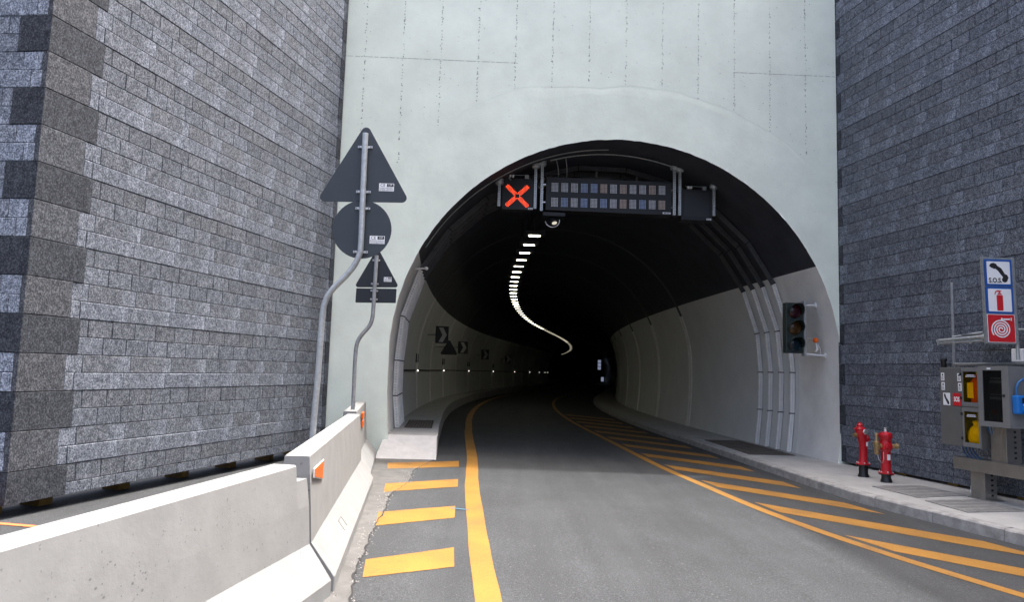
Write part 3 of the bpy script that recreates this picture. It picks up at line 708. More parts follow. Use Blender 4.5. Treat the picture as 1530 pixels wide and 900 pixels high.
def sticker(root, x, y, z, wd, h, mt='paper'):
    m = MB(); F = lambda a, b, c: ID(x + a, y - b, z + c)
    m.box(F, -wd / 2, wd / 2, 0, .001, -h / 2, h / 2, 0)
    def r(a0, a1, c0, c1, mi=1): m.box(F, (a0 - .5) * wd, (a1 - .5) * wd, .001, .0016, (c0 - .5) * h, (c1 - .5) * h, mi)
    m.text(F, 'CE', h * .55, -.25 * wd, .22 * h, .0016, 1)
    r(.52, .96, .56, .94, 1); r(.55, .93, .60, .66, 0); m.text(F, 'LSP', h * .34, .24 * wd, .27 * h, .0019, 0)
    for i in range(3):
        x_ = .04
        while x_ < .94:
            q = rnd.uniform(.02, .06)
            if not .44 < x_ < .50: r(x_, min(.96, x_ + q), .08 + .15 * i, .15 + .15 * i)
            x_ += q + .025
    r(.485, .5, .04, .5)
    m.build('maker_sticker', [M[mt], M['ink']], root)
s1 = thing('road_sign', (-1.935, 7.16, GZ(-1.9)), 'taller bent-pole road sign seen from behind, triangle above a round disc', 'road sign')
m = MB()
pp = resample([(-1.945, .05), (-1.943, 1.0), (-1.925, 1.6), (-1.915, 2.15), (-1.90, 2.36), (-1.84, 2.5), (-1.70, 2.66), (-1.625, 2.76), (-1.572, 2.88), (-1.562, 3.0), (-1.567, 3.5), (-1.574, 4.16)], 4)
m.tube([(x, 7.17, z) for x, z in pp], .03, 14); m.build('pole', M['galv'], s1, smooth=50)
ty = 7.21
tri = rounded([(-2.055, 3.435), (-1.085, 3.450), (-1.577, 4.29)], .05)
m = MB(); m.prism(lambda a, b, c: ID(a, ty + b, c), tri, 0, .012); m.build('triangular_plate', M['sign_back'], s1, bevel=.003)
m = MB(); m.prism(lambda a, b, c: ID(a, ty + b, c), [(-1.568 + .305 * cos(2 * pi * k / 48), 3.155 + .305 * sin(2 * pi * k / 48)) for k in range(48)], 0, .012); m.build('round_plate', M['sign_back'], s1, bevel=.003)
for z, x in ((4.02, -1.573), (3.545, -1.568), (3.37, -1.565), (2.915, -1.566)): clamp(s1, x, ty - .002, z, .075, ty)
sticker(s1, -1.335, ty, 3.605, .155, .082); sticker(s1, -1.405, ty, 3.05, .155, .082)
s2 = thing('road_sign', (-2.268, 10.5, GZ(-2.2)), 'smaller road sign seen from behind, triangle above a rectangular plate', 'road sign')
m = MB(); pp = resample([(-2.27, .05), (-2.27, 1.24), (-2.275, 1.8), (-2.262, 2.06), (-2.21, 2.19), (-2.10, 2.33), (-2.058, 2.44), (-2.045, 2.62), (-2.036, 3.40)], 4)
m.tube([(x, 10.46, z) for x, z in pp], .03, 12); m.build('pole', M['galvd'], s2, smooth=50)
m = MB(); m.prism(lambda a, b, c: ID(a, 10.5 + b, c), rounded([(-2.355, 2.918), (-1.685, 2.935), (-2.033, 3.53)], .035), 0, .012); m.build('triangular_plate', M['sign_back2'], s2, bevel=.003)
m = MB(); m.prism(lambda a, b, c: ID(a, 10.5 + b, c), rounded([(-2.325, 2.69), (-1.725, 2.70), (-1.722, 2.914), (-2.322, 2.905)], .012), 0, .012); m.build('rectangular_plate', M['sign_back2'], s2, bevel=.003)
for z, x in ((3.33, -2.04), (2.975, -2.045), (2.87, -2.046), (2.745, -2.048)): clamp(s2, x, 10.5 - .01, z, .055, 10.5)
sticker(s2, -1.86, 10.5, 3.05, .115, .07)

# ================================================================== PERFORATED DUCTS ROUND THE MOUTH
def duct_ring(s, label, a_from=0., a_to=pi):
    """galvanised channel following the lining in straight lengths; angle 0 = right springing"""
    root = thing('cable_duct', tuple(TUN(s, RC - .07, STOP + .01)), label, 'cable duct')
    R_ = RC - .015
    pts = [(4.30, STOP + .01), (R_ - .02, 1.0), (R_, 1.9)] + [(R_ * cos(t), ZC + R_ * sin(t)) for t in [.2 + (pi - .4) * k / 11 for k in range(12)]] + [(-R_, 1.9), (-R_, 1.15), (-4.33, LTOP + .01)]
    dp, wd = .10, .045; dots = MB()
    def nin(i):
        u, z = pts[i]
        if z < ZC: return (-math.copysign(1, u), 0)
        r = hypot(u, z - ZC); return (-u / r, -(z - ZC) / r)
    for i in range(len(pts) - 1):
        m = MB(); n0, n1 = nin(i), nin(i + 1); t0, t1 = .004, .996
        def P(t, o, ds):
            u = pts[i][0] + (pts[i + 1][0] - pts[i][0]) * t; z = pts[i][1] + (pts[i + 1][1] - pts[i][1]) * t
            nu = n0[0] * (1 - t) + n1[0] * t; nz = n0[1] * (1 - t) + n1[1] * t
            return TUN(s + ds, u + nu * o, z + nz * o)
        m.box(lambda a, b, c: P(a, b, c), t0, t1, 0, dp, 0, wd)
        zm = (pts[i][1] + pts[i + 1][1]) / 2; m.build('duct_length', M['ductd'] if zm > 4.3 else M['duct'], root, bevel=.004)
        L = hypot(pts[i + 1][0] - pts[i][0], pts[i + 1][1] - pts[i][1]); n = int(L / .055)
        for k in range(1, n):
            t = k / n; h = .0065 / L * 1.0
            dots.face([P(t - h, dp * .5 - .007, -.001), P(t + h, dp * .5 - .007, -.001), P(t + h, dp * .5 + .007, -.001), P(t - h, dp * .5 + .007, -.001)])
        if i: dots.box(lambda a, b, c: P(a, b, c), -.012 / L, .012 / L, -.004, dp + .006, -.004, wd + .004)
    dots.build('perforations', M['hole'], root, kind='stuff')
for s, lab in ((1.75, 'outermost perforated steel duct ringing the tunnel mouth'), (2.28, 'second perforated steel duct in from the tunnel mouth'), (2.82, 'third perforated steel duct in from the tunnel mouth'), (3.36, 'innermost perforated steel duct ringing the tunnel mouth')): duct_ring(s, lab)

# ================================================================== OVERHEAD SIGNALS
def vault_z(u): return ZC + sqrt(max(0, RC * RC - u * u))
def hanger(root, u, zb, off=.97):
    zt = vault_z(u) + .03; m = MB(); m.box(FAC, u - .028, u + .028, off - .025, off + .025, zb, zt - .02)
    m.lathe(FAC(u, off, zt - .10), (0, 0, 1), [(.075, 0), (.085, .03), (.085, .12)], 12, 0)
    z = zb + .03
    while z < zt - .12: m.box(FAC, u - .006, u + .006, off - .0265, off - .0245, z, z + .022, 1); z += .05
    m.build('hanger', [M['galv'], M['hole']], root)
def led_grid(m, F, u0, u1, z0, z1, nx, nz, b, r, mi):
    for i in range(nx):
        for j in range(nz):
            u = u0 + (u1 - u0) * (i + .5) / nx; z = z0 + (z1 - z0) * (j + .5) / nz; m.face([F(u - r, b, z - r), F(u + r, b, z - r), F(u + r, b, z + r), F(u - r, b, z + r)], mi)
def tiny_label(root, u, z, off, wd=.10):
    m = MB(); m.box(FAC, u, u + wd, off - .003, off, z, z + .035, 0); m.box(FAC, u + wd * .12, u + wd * .4, off - .004, off - .003, z + .01, z + .025, 1); m.box(FAC, u + wd * .5, u + wd * .9, off - .004, off - .003, z + .008, z + .02, 1); m.build('maker_plate', [M['white'], M['ink']], root)
def top_fitting(root, u, z, off):
    m = MB(); m.box(FAC, u - .06, u - .02, off - .03, off + .05, z, z + .05); m.box(FAC, u + .0, u + .04, off - .03, off + .05, z, z + .05); m.build('lamp_fitting', M['white'], root, bevel=.006)
    m = MB(); m.box(FAC, u + .27, u + .35, off - .02, off + .06, z - .02, z + .06); m.tube([FAC(u - .1, off + .02, z + .06), FAC(u + .35, off + .02, z + .06)], .006, 6); m.build('sensor_box', M['galvd'], root)
G = 1.0
xs = thing('lane_signal', tuple(FAC(-1.985, G, 5.12)), 'lane signal showing a lit red cross under the arch', 'lane signal')
m = MB(); m.box(FAC, -2.325, -1.66, G, G + .28, 5.12, 5.80); m.build('housing', M['black'], xs, bevel=.008)
m = MB(); n = 17
for dj in range(-5, 36):
    pass
for i in range(19):
    for j in range(19):
        a, b = i - 9, j - 9
        on = (abs(a - b) <= 2 or abs(a + b) <= 2) and max(abs(a), abs(b)) >= 2 and abs(a) + abs(b) <= 16 + 1
        u, z = -2.003 + a * .0262, 5.412 + b * .0252; r = .0078
        if on: m.face([FAC(u - r, G - .004, z - r), FAC(u + r, G - .004, z - r), FAC(u + r, G - .004, z + r), FAC(u - r, G - .004, z + r)], 0)
m.build('red_cross', M['xled'], xs)
hanger(xs, -2.385, 5.17); hanger(xs, -1.628, 5.15); tiny_label(xs, -1.77, 5.135, G); top_fitting(xs, -2.12, 5.81, G)
vm = thing('message_board', tuple(FAC(-.05, G, 5.14)), 'wide black message board with two unlit rows of dot-matrix characters', 'message board')
m = MB(); m.box(FAC, -1.40, 1.29, G, G + .32, 5.14, 5.86); m.build('housing', M['black'], vm, bevel=.008)
mod_mesh = {}
for row in range(2):
    for c in range(12):
        u = -1.213 + c * .2083; z = (5.635, 5.315)[row] + (u + 1.2) * .017
        mt = rnd.choice(['led', 'led', 'ledb', 'ledr'])
        F = lambda a, b, c_: FAC(a, G + b, c_)
        if mt not in mod_mesh:
            m = MB(); m.box(F, u - .082, u + .082, -.006, .0, z - .106, z + .106, 0); led_grid(m, F, u - .074, u + .074, z - .098, z + .098, 5, 7, -.0075, .0105, 1)
            o = m.build('character_module', [M['black'], M[mt]], vm); mod_mesh[mt] = o.data
        else:
            o = bpy.data.objects.new('character_module', mod_mesh[mt]); COL.objects.link(o); o.parent = vm; o.location = FAC(u, G - .0035, z) - W0[vm]; W0[o] = FAC(u, G, z)
hanger(vm, -1.492, 5.11); hanger(vm, 1.335, 5.14); tiny_label(vm, 1.10, 5.165, G, .17)
m = MB()
for z in (5.30, 5.68):
    for u0, u1 in ((-1.47, -1.40), (1.29, 1.32)): m.box(FAC, u0, u1, G + .02, G + .04, z, z + .025)
m.build('side_bracket', M['alu'], vm)
rs = thing('lane_signal', tuple(FAC(1.83, G, 5.05)), 'unlit blank lane signal at the right end of the overhead row', 'lane signal')
m = MB(); m.box(FAC, 1.50, 2.165, G - .02, G + .26, 5.05, 5.72); m.build('housing', M['black'], rs, bevel=.008)
m = MB(); led_grid(m, FAC, 1.56, 2.10, 5.13, 5.66, 24, 24, G - .0225, .007, 0); m.build('unlit_leds', M['leddk'], rs, kind='stuff')
hanger(rs, 1.452, 5.14); hanger(rs, 2.19, 5.16); tiny_label(rs, 2.04, 5.065, G - .02); top_fitting(rs, 1.68, 5.73, G - .02)
# conduit curving across the crown and loops of cable
m = MB(); m.tube([TUN(2.0, (RC - .28) * sin(t), ZC + (RC - .28) * cos(t)) for t in [-.34 + .62 * k / 14 for k in range(15)]], .055, 10)
for t in (-.30, -.02, .2): m.tube([TUN(2.0, (RC - .28) * sin(t), ZC + (RC - .28) * cos(t)), TUN(2.0, RC * sin(t), ZC + RC * cos(t))], .025, 8)
m.build('conduit', M['galvd'], smooth=50, label='grey conduit pipe curving across the crown above the message board', cat='pipe')
m = MB(); m.tube([TUN(.62, (RC - .02) * sin(t), ZC + (RC - .02) * cos(t)) for t in [-1.05 + 1.02 * k / 20 for k in range(21)]], .012, 6)
m.tube([TUN(.9, (RC - .03) * sin(t), ZC + (RC - .03) * cos(t)) for t in [-.30 + .62 * k / 16 for k in range(17)]], .014, 6)
m.build('cable', M['galvd'], smooth=50, label='thin cable clipped along the vault above the red cross signal', cat='cable')
m = MB()
for u, du in ((-1.20, .07), (-1.0, .05), (-2.2, .12)):
    m.tube([FAC(u + du * sin(k / 10 * pi), .96 + .3 * k / 10, vault_z(u) - .02 - (.62 if u > -2 else .3) * k / 10) for k in range(11)], .009, 6)
m.build('cable', M['galvd'], smooth=50, label='loose cables dropping to the overhead signals', cat='cable')

# ================================================================== CEILING LIGHTS
def ceiling_light():
    root = thing('ceiling_light', (0, 0, 0), 'white rectangular luminaire in the curving row hung under the tunnel vault', 'ceiling light', 'row of luminaires curving through the tunnel')
    m = MB(); m.box(ID, -.24, .24, -.19, .19, .01, .10); m.build('housing', M['black'], root, bevel=.01)
    m = MB(); m.box(ID, -.135, .135, -.05, .05, 0, .012); m.build('lens', M['lamp'], root)
    m = MB(); m.box(ID, -.03, .03, -.02, .02, .10, 1.1); m.build('drop_rod', M['black'], root)
    return root
ORD = ['first', 'second', 'third', 'fourth', 'fifth', 'sixth', 'seventh', 'eighth', 'ninth', 'tenth', 'eleventh', 'twelfth']
proto = None; s = 3.25; nl = 0; lens_mesh = {}     # bright threshold zone first, then dimmer zones
while s < 118:
    p = TUN(s, -1.31, 5.0); h = axis(s)[2]
    if proto is None: proto = ceiling_light(); o = proto
    else: o = copy_tree(proto)
    o.location = p; o.rotation_euler = (0, 0, -h); s += 1.27 if s < 64 else 3.4
    zone = 0 if s < 24 else 1 if s < 42 else 2
    if zone:
        ln = [c for c in o.children if c.name.startswith('lens')][0]
        if zone not in lens_mesh:
            lens_mesh[zone] = ln.data.copy(); lens_mesh[zone].materials[0] = M['lampm' if zone == 1 else 'lampf']
        ln.data = lens_mesh[zone]
    o['label'] = ORD[nl] + ' white rectangular luminaire behind the floodlight in the tunnel row' if nl < 12 else 'tiny far luminaire in the dense curving end of the tunnel row'; nl += 1
m = MB(); ss = [1.4 + 2 * k for k in range(74)]
for a, b in zip(ss, ss[1:]):
    for u0, u1, z0, z1 in ((-1.42, -1.20, 5.30, 5.36),):
        P = [TUN(q, u, z) for q in (a, b) for u, z in ((u0, z0), (u1, z0), (u1, z1), (u0, z1))]; m.idx(P, [(0, 1, 5, 4), (1, 2, 6, 5), (2, 3, 7, 6), (3, 0, 4, 7)])
m.build('lighting_tray', M['black'], label='black cable tray carrying the row of tunnel luminaires', cat='cable tray')
fl = thing('floodlight', tuple(FAC(-1.2, 1.1, 4.95)), 'first floodlight with a looped cable, just under the message board', 'floodlight')
m = MB(); m.box(FAC, -1.45, -.98, 1.0, 1.4, 5.02, 5.10); m.build('mounting_plate', M['black'], fl, bevel=.006)
m = MB(); m.lathe(FAC(-1.2, 1.2, 4.93), FE * .15 + Vector((0, -.35, -.75)), [(.08, -.1), (.13, -.03), (.13, .03), (.11, .03)], 16); m.build('housing', M['black'], fl, smooth=40)
m = MB(); m.lathe(FAC(-1.185, 1.165, 4.905), FE * .15 + Vector((0, -.35, -.75)), [(.055, .0), (.055, .006)], 16); m.build('lens', M['dim'], fl)
m = MB(); m.tube([FAC(-1.24 + .15 * cos(t), 1.06, 4.93 + .14 * sin(t)) for t in [pi * 1.05 + 1.0 * pi * k / 14 for k in range(15)]], .010, 6); m.build('cable_loop', M['white'], fl, smooth=60)

# ================================================================== TUNNEL WALL FITTINGS
m = MB()
for a in range(0, 130, 2):
    q = [TUN(2.9 + a + d_, -RC + o, z) for d_ in (0, 2) for o, z in ((0, 1.66), (.035, 1.66), (.035, 1.70), (0, 1.70))]; m.idx(q, [(0, 1, 5, 4), (1, 2, 6, 5), (2, 3, 7, 6)])
m.build('wall_conduit', M['cable'], label='thin dark conduit running along the left tunnel wall', cat='conduit')
o0 = None
for i in range(9):
    s = 8.96 + 9.3 * i; p = TUN(s, -RC + .05, 1.67); h = axis(s)[2]
    if o0 is None:
        m = MB(); m.lathe((0, 0, 0), (.4, -1, 0), [(.018, -.03), (.028, -.01), (.028, .02), (.02, .03)], 10); o0 = m.build('guide_light', M['stud'], label='small lit guide light on the left wall conduit', cat='guide light', group='guide lights along the left tunnel wall', base=(0, 0, 0)); o = o0
    else: o = o0.copy(); COL.objects.link(o)
    o.location = p; o['label'] = ORD[i] + ' small lit guide light in from the mouth on the left wall conduit'
    m = MB()
    for ds in (-.25, .25):
        q = [TUN(s + ds + d_, -RC + o_, z) for d_ in (-.1, .1) for o_, z in ((.0, 1.93), (.03, 1.93), (.03, 2.2), (0, 2.2))]; m.idx(q, [(0, 1, 5, 4), (1, 2, 6, 5), (2, 3, 7, 6), (0, 1, 2, 3), (4, 5, 6, 7)])
    m.build('wall_plates', M['black'], label=ORD[i] + ' pair of small dark upright plates in from the mouth on the left wall', cat='wall plate', group='paired dark plates along the left tunnel wall')
def wall_board(s, z, wd, ht, label, kind):
    h = axis(s)[2]; c = TUN(s, -RC + .62, z); ang = -h + .28
    ax = Vector((cos(ang), sin(ang), 0)); nn = Vector((sin(ang), -cos(ang), 0))
    F = lambda a, b, c_: c + ax * a + nn * b + Vector((0, 0, c_))
    root = thing('chevron_sign' if kind else 'warning_sign', tuple(c), label, 'road sign', 'chevron signs on the left tunnel wall' if kind else None)
    m = MB()
    if kind:
        m.box(F, -wd / 2, wd / 2, 0, .02, -ht / 2, ht / 2); m.build('board', M['black'], root)
        m = MB(); a, b = wd * .26, wd * .17
        for sg in (1, -1): m.prism(F, [(-a, sg * ht * .42), (-a + 2 * b, sg * ht * .42), (a + b * .6, 0), (a - 1.4 * b, 0)], .021, .023)
        m.build('chevron', M['chev'], root)  # chevron white greyed down to make it look dim
    else:
        m.prism(F, rounded([(-wd / 2, -ht / 2), (wd / 2, -ht / 2), (0, ht / 2)], .05), 0, .02); m.build('triangular_plate', M['black'], root)
        m = MB(); m.box(F, -.03, .03, -.05, -.01, -ht * .5, ht * .42); m.build('post', M['galvd'], root)
    m = MB(); m.tube([F(0, -.04, 0), TUN(s + .2, -RC, z)], .03, 6); m.build('bracket', M['galvd'], root)
wall_board(11.2, 2.93, .46, .60, 'nearest black and white chevron sign on the left tunnel wall', 1)
wall_board(14.6, 2.62, .74, .62, 'black triangular warning sign between the first two chevron signs', 0)
wall_board(20.6, 2.80, .48, .60, 'second chevron sign along the left tunnel wall', 1)
wall_board(30.0, 2.70, .48, .60, 'third chevron sign along the left tunnel wall', 1)
wall_board(39.5, 2.62, .48, .60, 'fourth and farthest chevron sign along the left tunnel wall', 1)
m = MB(); m.box(lambda a, b, c: TUN(96 + b, RC - .55 + a, c), -.2, .2, 0, .1, .55, 1.2); m.build('lit_box', M['farlit'], label='small white lit box low by the right wall deep in the tunnel', cat='lit box')
m = MB()
for k in range(3): m.box(lambda a, b, c: TUN(92 + b, RC - 1.35 + a, c), -.22, .22, 0, .1, 2.3 + k * .5, 2.72 + k * .5)
m.build('lit_sign', M['farlit'], label='tiny bluish lit sign panels deep inside the dark tunnel', cat='lit sign')
# little camera on a bracket, left haunch
cm = thing('camera', tuple(TUN(1.15, -3.96, 3.8)), 'small white camera on a bracket high on the left of the arch', 'camera')
p = TUN(1.15, -3.80, 3.82); q = TUN(1.15, -4.02, 3.80)
m = MB(); m.tube([q, p], .02, 8); m.build('bracket', M['white'], cm)
m = MB(); m.lathe(p, (.3, -1, -.2), [(.03, -.07), (.035, -.05), (.035, .07), (.028, .08)], 12); m.build('body', M['white'], cm, smooth=40)

# ================================================================== TRAFFIC LIGHT
tlr = thing('traffic_light', tuple(FAC(3.72, .5, 2.28)), 'dark three-lens traffic light bracketed off the right tunnel wall', 'traffic light')
TF = lambda a, b, c: FAC(3.71 + a, .47 + b, 2.28 + c)
m = MB(); m.box(TF, -.19, .17, 0, .16, 0, 1.03); m.build('housing', M['tl'], tlr, bevel=.012)
m = MB(); m.box(TF, .172, .212, -.05, .10, -.05, 1.07); m.build('mounting_rail', M['galv'], tlr, bevel=.004)
for k, (mt, nm) in enumerate((('lensg', 'bottom green lens, unlit'), ('lensa', 'middle amber lens, unlit'), ('lensr', 'top red lens, unlit'))):
    c = TF(-.005, -.0, .175 + .34 * k)
    m = MB(); m.lathe(c, -FN, [(.145, -.01), (.142, .012), (.12, .028), (.07, .042), (.015, .048)], 28); m.build('lens', M[mt], tlr, smooth=60, label=nm)
    m = MB(); n = 24
    for i in range(n):
        t0, t1 = [-.35 + (pi + .7) * (i + e) / n for e in (0, 1)]
        def vp(t, r, dd): return c + FE * (r * cos(t)) + Vector((0, 0, r * sin(t))) - FN * dd
        dl = lambda t: .05 + .15 * max(0, sin(t) * .5 + .5)
        m.face([vp(t0, .156, -.01), vp(t1, .156, -.01), vp(t1, .156, dl(t1)), vp(t0, .156, dl(t0))]); m.face([vp(t0, .148, -.01), vp(t1, .148, -.01), vp(t1, .148, dl(t1)), vp(t0, .148, dl(t0))]); m.face([vp(t0, .156, dl(t0)), vp(t1, .156, dl(t1)), vp(t1, .148, dl(t1)), vp(t0, .148, dl(t0))])
    m.build('visor', M['tl'], tlr, smooth=40)
for z, zw in ((.985, 1.0), (-.01, -.03)):
    pw = TF(.70 if z < .5 else .50, .1, zw)
    m = MB(); m.tube([TF(.19, .05, z), pw], .022, 8); m.lathe(pw - FE * .05, FE, [(.055, 0), (.055, .05), (.03, .06)], 14); m.build('wall_bracket', M['white'], tlr, smooth=40)
m = MB(); m.tube([TF(.19, .05, .29), TF(.40, .08, .29)], .008, 6); m.build('cable', M['galvd'], tlr)
m = MB(); m.lathe(TF(.47, .08, .28), -FN, [(.05, -.03), (.055, 0), (.045, .03)], 14); m.build('junction_box', M['orange'], tlr, smooth=40)
m = MB(); m.tube([TF(.47, .07, .23), TF(.475, .05, .1), TF(.455, .05, .05), TF(.50, .06, .1), TF(.51, .07, .2), TF(.56, .08, .1), TF(.58, .09, -.0)], .010, 6); m.build('loose_cable', M['white'], tlr, smooth=60)

# ================================================================== HYDRANTS
def hyd_base(root, x, y, h):
    m = MB(); m.lathe((x, y, STOP), (0, 0, 1), [(.088, -.005), (.085, .03), (.072, .06), (.072, h - .015), (.10, h - .012), (.112, h - .01), (.112, h + .002)], 22); 
    m.build('standpipe_base', M['hydblk'], root, smooth=35)
    m = MB(); m.lathe((x, y, STOP + h + .004), (0, 0, 1), [(.112, 0), (.118, .004), (.118, .018), (.09, .024)], 22)
    for k in range(6): m.lathe((x + .098 * cos(k * pi / 3 + .3), y + .098 * sin(k * pi / 3 + .3), STOP + h + .018), (0, 0, 1), [(.012, 0), (.012, .022), (.006, .026)], 6, 1)
    m.build('flange', [M['hyd'], M['alu']], root, smooth=35)
h2 = thing('fire_hydrant', (6.10, 11.62, STOP), 'upright red fire hydrant with brass valves on both sides', 'fire hydrant', 'red fire hydrants by the right wall')
x, y = 6.10, 11.62; hyd_base(h2, x, y, .13); z0 = STOP + .155
m = MB(); m.lathe((x, y, z0), (0, 0, 1), [(.085, -.01), (.078, .03), (.074, .08), (.074, .34), (.086, .355), (.09, .38), (.09, .48), (.082, .50), (.088, .53), (.102, .56), (.104, .60), (.092, .625), (.05, .64), (.02, .645)], 26)
m.lathe((x - .0, y - .05, z0 + .42), (.05, -1, 0), [(.05, 0), (.055, .03), (.058, .055), (.045, .06)], 18)
m.build('body', M['hyd'], h2, smooth=35)
m = MB(); m.lathe((x, y, z0 + .64), (0, 0, 1), [(.026, 0), (.024, .03), (.02, .035), (.02, .07), (.01, .075)], 6); m.build('operating_nut', M['alu'], h2)
for sg in (-1, 1):
    ax = Vector((sg, -.12, 0)); m = MB(); o = Vector((x, y, z0 + .42)) + ax * .07
    m.lathe(o, ax, [(.04, 0), (.04, .03), (.032, .035), (.032, .07), (.05, .075), (.05, .10), (.036, .104), (.036, .125)], 14)
    if sg < 0:
        m.lathe(o + ax * .085 + Vector((0, 0, -.14)), (0, 0, 1), [(.03, 0), (.036, .03), (.04, .12), (.052, .16), (.055, .2), (.03, .21), (.022, .26), (.026, .33), (.012, .34)], 12)
    m.build('brass_valve', M['brass'], h2, smooth=35)
m = MB(); m.tube([(x - .15, y - .02, z0 + .30), (x - .14, y - .06, z0 + .2), (x - .10, y - .08, z0 + .15), (x - .08, y - .09, z0 + .22), (x - .075, y - .07, z0 + .33)], .004, 6); m.build('chain', M['alu'], h2)
m = MB(); m.box(ID, x - .02, x + .03, y - .079, y - .074, z0 + .2, z0 + .29); m.build('sticker', M['paper'], h2)
h1 = thing('fire_hydrant', (6.01, 12.18, STOP), 'leaning red fire hydrant with a swept column, nearer the tunnel', 'fire hydrant', 'red fire hydrants by the right wall')
x, y = 6.01, 12.18; hyd_base(h1, x, y, .20); z0 = STOP + .225
m = MB(); path = [(x - .005, y, z0), (x, y, z0 + .06), (x + .006, y, z0 + .2), (x + .004, y, z0 + .34), (x - .02, y - .005, z0 + .46), (x - .045, y - .008, z0 + .54), (x - .05, y - .008, z0 + .60)]
m.tube(path, [.08, .066, .064, .068, .088, .086, .07], 20); m.lathe((x - .045, y, z0 + .565), (-.05, 0, 1), [(.088, -.01), (.092, .015), (.06, .04), (.045, .05), (.05, .07), (.04, .09), (.028, .1), (.028, .12)], 18)
m.lathe((x + .02, y, z0 + .40), (.7, -.3, .3), [(.06, 0), (.06, .06), (.045, .085)], 14)
m.build('body', M['hyd'], h1, smooth=40)
m = MB(); m.lathe((x - .0, y - .06, z0 + .53), (.2, -1, .05), [(.05, -.01), (.05, .03), (.042, .036), (.042, .05), (.02, .052)], 6); m.build('outlet_cap', M['alu'], h1)
m = MB(); m.lathe((x - .10, y - .01, z0 + .47), (-1, -.25, 0), [(.035, 0), (.035, .03), (.025, .032), (.025, .055), (.034, .06), (.034, .07)], 12); m.build('brass_valve', M['brass'], h1, smooth=35)
m = MB(); m.box(ID, x + .022, x + .05, y - .068, y - .062, z0 + .29, z0 + .36); m.build('sticker', M['paper'], h1)

# ================================================================== EMERGENCY STATION
st = thing('emergency_station', tuple(WR(3.9, .6, STOP)), 'steel emergency station of grey cabinets with yellow windows on a post frame', 'emergency station')
m = MB(); m.box(WR, 3.66, 3.84, .54, .60, STOP, .56); m.box(WR, 3.84, 3.90, .40, .60, STOP, .56); m.box(WR, 3.62, 3.99, .38, .62, STOP, STOP + .012); m.build('post', M['steel'], st, bevel=.004)
m = MB(); m.box(WR, 4.02, 4.20, .54, .60, .70, 1.75); m.box(WR, 4.20, 4.27, .36, .60, .70, 1.75)
m.build('post', M['steel'], st, bevel=.004)
m = MB()
for z in [.2 + .07 * k for k in range(5)]: m.box(lambda a, b, c: WR(a, b, c), 3.9005, 3.902, .46, .50, z, z + .03)
for z in [.76 + .07 * k for k in range(9)]: m.box(WR, 4.2705, 4.272, .44, .48, z, z + .03)
m.build('post_slots', M['hole'], st, kind='stuff')
m = MB(); m.box(WR, 3.42, 4.60, .45, .66, .53, .705); m.build('beam', M['steel'], st, bevel=.006)
m = MB(); m.box(WR, 3.48, 3.55, .30, .37, STOP, .60); m.box(WR, 3.44, 3.60, .26, .40, STOP, STOP + .13); m.build('rear_leg', M['cab'], st, bevel=.005)
def slab(name, mt, *box, bevel=.004, parent=None, label=None):
    m = MB(); m.box(WR, *box); return m.build(name, M[mt], parent or st, bevel=bevel, label=label)
# left cabinet: two blank door leaves + two yellow-windowed compartments
c0, c1, zz0, zz1, fd = 3.27, 3.98, .865, 1.995, .70
cabl = slab('cabinet', 'cab', c0, c0 + .39, fd - .28, fd - .006, zz0, zz1, label='left cabinet of plain grey door leaves')
m = MB(); m.box(WR, c0 + .39, c1, fd - .30, fd - .28, zz0, zz1); m.box(WR, c1 - .012, c1, fd - .28, fd - .006, zz0, zz1); m.box(WR, c0 + .39, c1 - .012, fd - .28, fd - .006, zz0, zz0 + .012); m.box(WR, c0 + .39, c1 - .012, fd - .28, fd - .006, zz1 - .012, zz1); m.box(WR, c0 + .39, c1 - .012, fd - .28, fd - .006, 1.424, 1.440)
m.build('cabinet', M['cab'], st, label='compartments behind the yellow windows')
m = MB(); m.box(WR, c0 + .395, c1 - .014, fd - .24, fd - .236, zz0 + .014, 1.42); m.box(WR, c0 + .395, c1 - .014, fd - .24, fd - .236, 1.444, zz1 - .014); m.build('inner_lining', M['white'], st)
slab('door', 'cab', c0 + .004, c0 + .386, fd - .004, fd + .012, 1.435, zz1 - .004); slab('door', 'cab', c0 + .004, c0 + .386, fd - .004, fd + .012, zz0 + .004, 1.429)
for nm, za, zb in (('lower', zz0, 1.43), ('upper', 1.436, zz1)):
    a0, a1 = c0 + .393, c1 - .003; m = MB(); f0, f1 = a0 + .032, a1 - .034; ga, gb = za + .065, zb - .06
    for bx in ((a0, f0, za + .004, zb - .004), (f1, a1, za + .004, zb - .004), (f0, f1, za + .004, ga), (f0, f1, gb, zb - .004)): m.box(WR, bx[0], bx[1], fd - .004, fd + .012, bx[2], bx[3])
    dr = m.build('door', M['cab2'], st, bevel=.002)
    m = MB(); m.box(WR, f0 - .004, f1 + .004, fd, fd + .004, ga - .004, gb + .004); m.build('window', M['winglass'], dr)
    m = MB()
    for k, wd in ((0, .07), (1, .08)): 
        x_ = (f0 + f1) / 2 - wd
        while x_ < (f0 + f1) / 2 + wd: q = rnd.uniform(.008, .02); m.box(WR, x_, x_ + q, fd + .0045, fd + .006, gb - .055 - k * .02, gb - .043 - k * .02); x_ += q + .006
    m.build('lettering', M['paper'], dr)
    m = MB()
    for z in (za + .1, zb - .12): m.box(WR, a0 - .018, a0 + .012, fd + .012, fd + .022, z, z + .04)
    m.build('hinge', M['hydblk'], dr)
m = MB(); m.lathe(WR(c0 + .555, fd - .10, 1.46), (0, 0, 1), [(.075, 0), (.08, .02), (.08, .33), (.05, .38), (.025, .40), (.025, .44)], 18); m.build('extinguisher', M['redbox'], st, smooth=40)
m = MB(); m.box(WR, c0 + .47, c0 + .575, fd - .019, fd - .015, 1.56, 1.78); m.build('extinguisher_label', M['yelbag'], st)
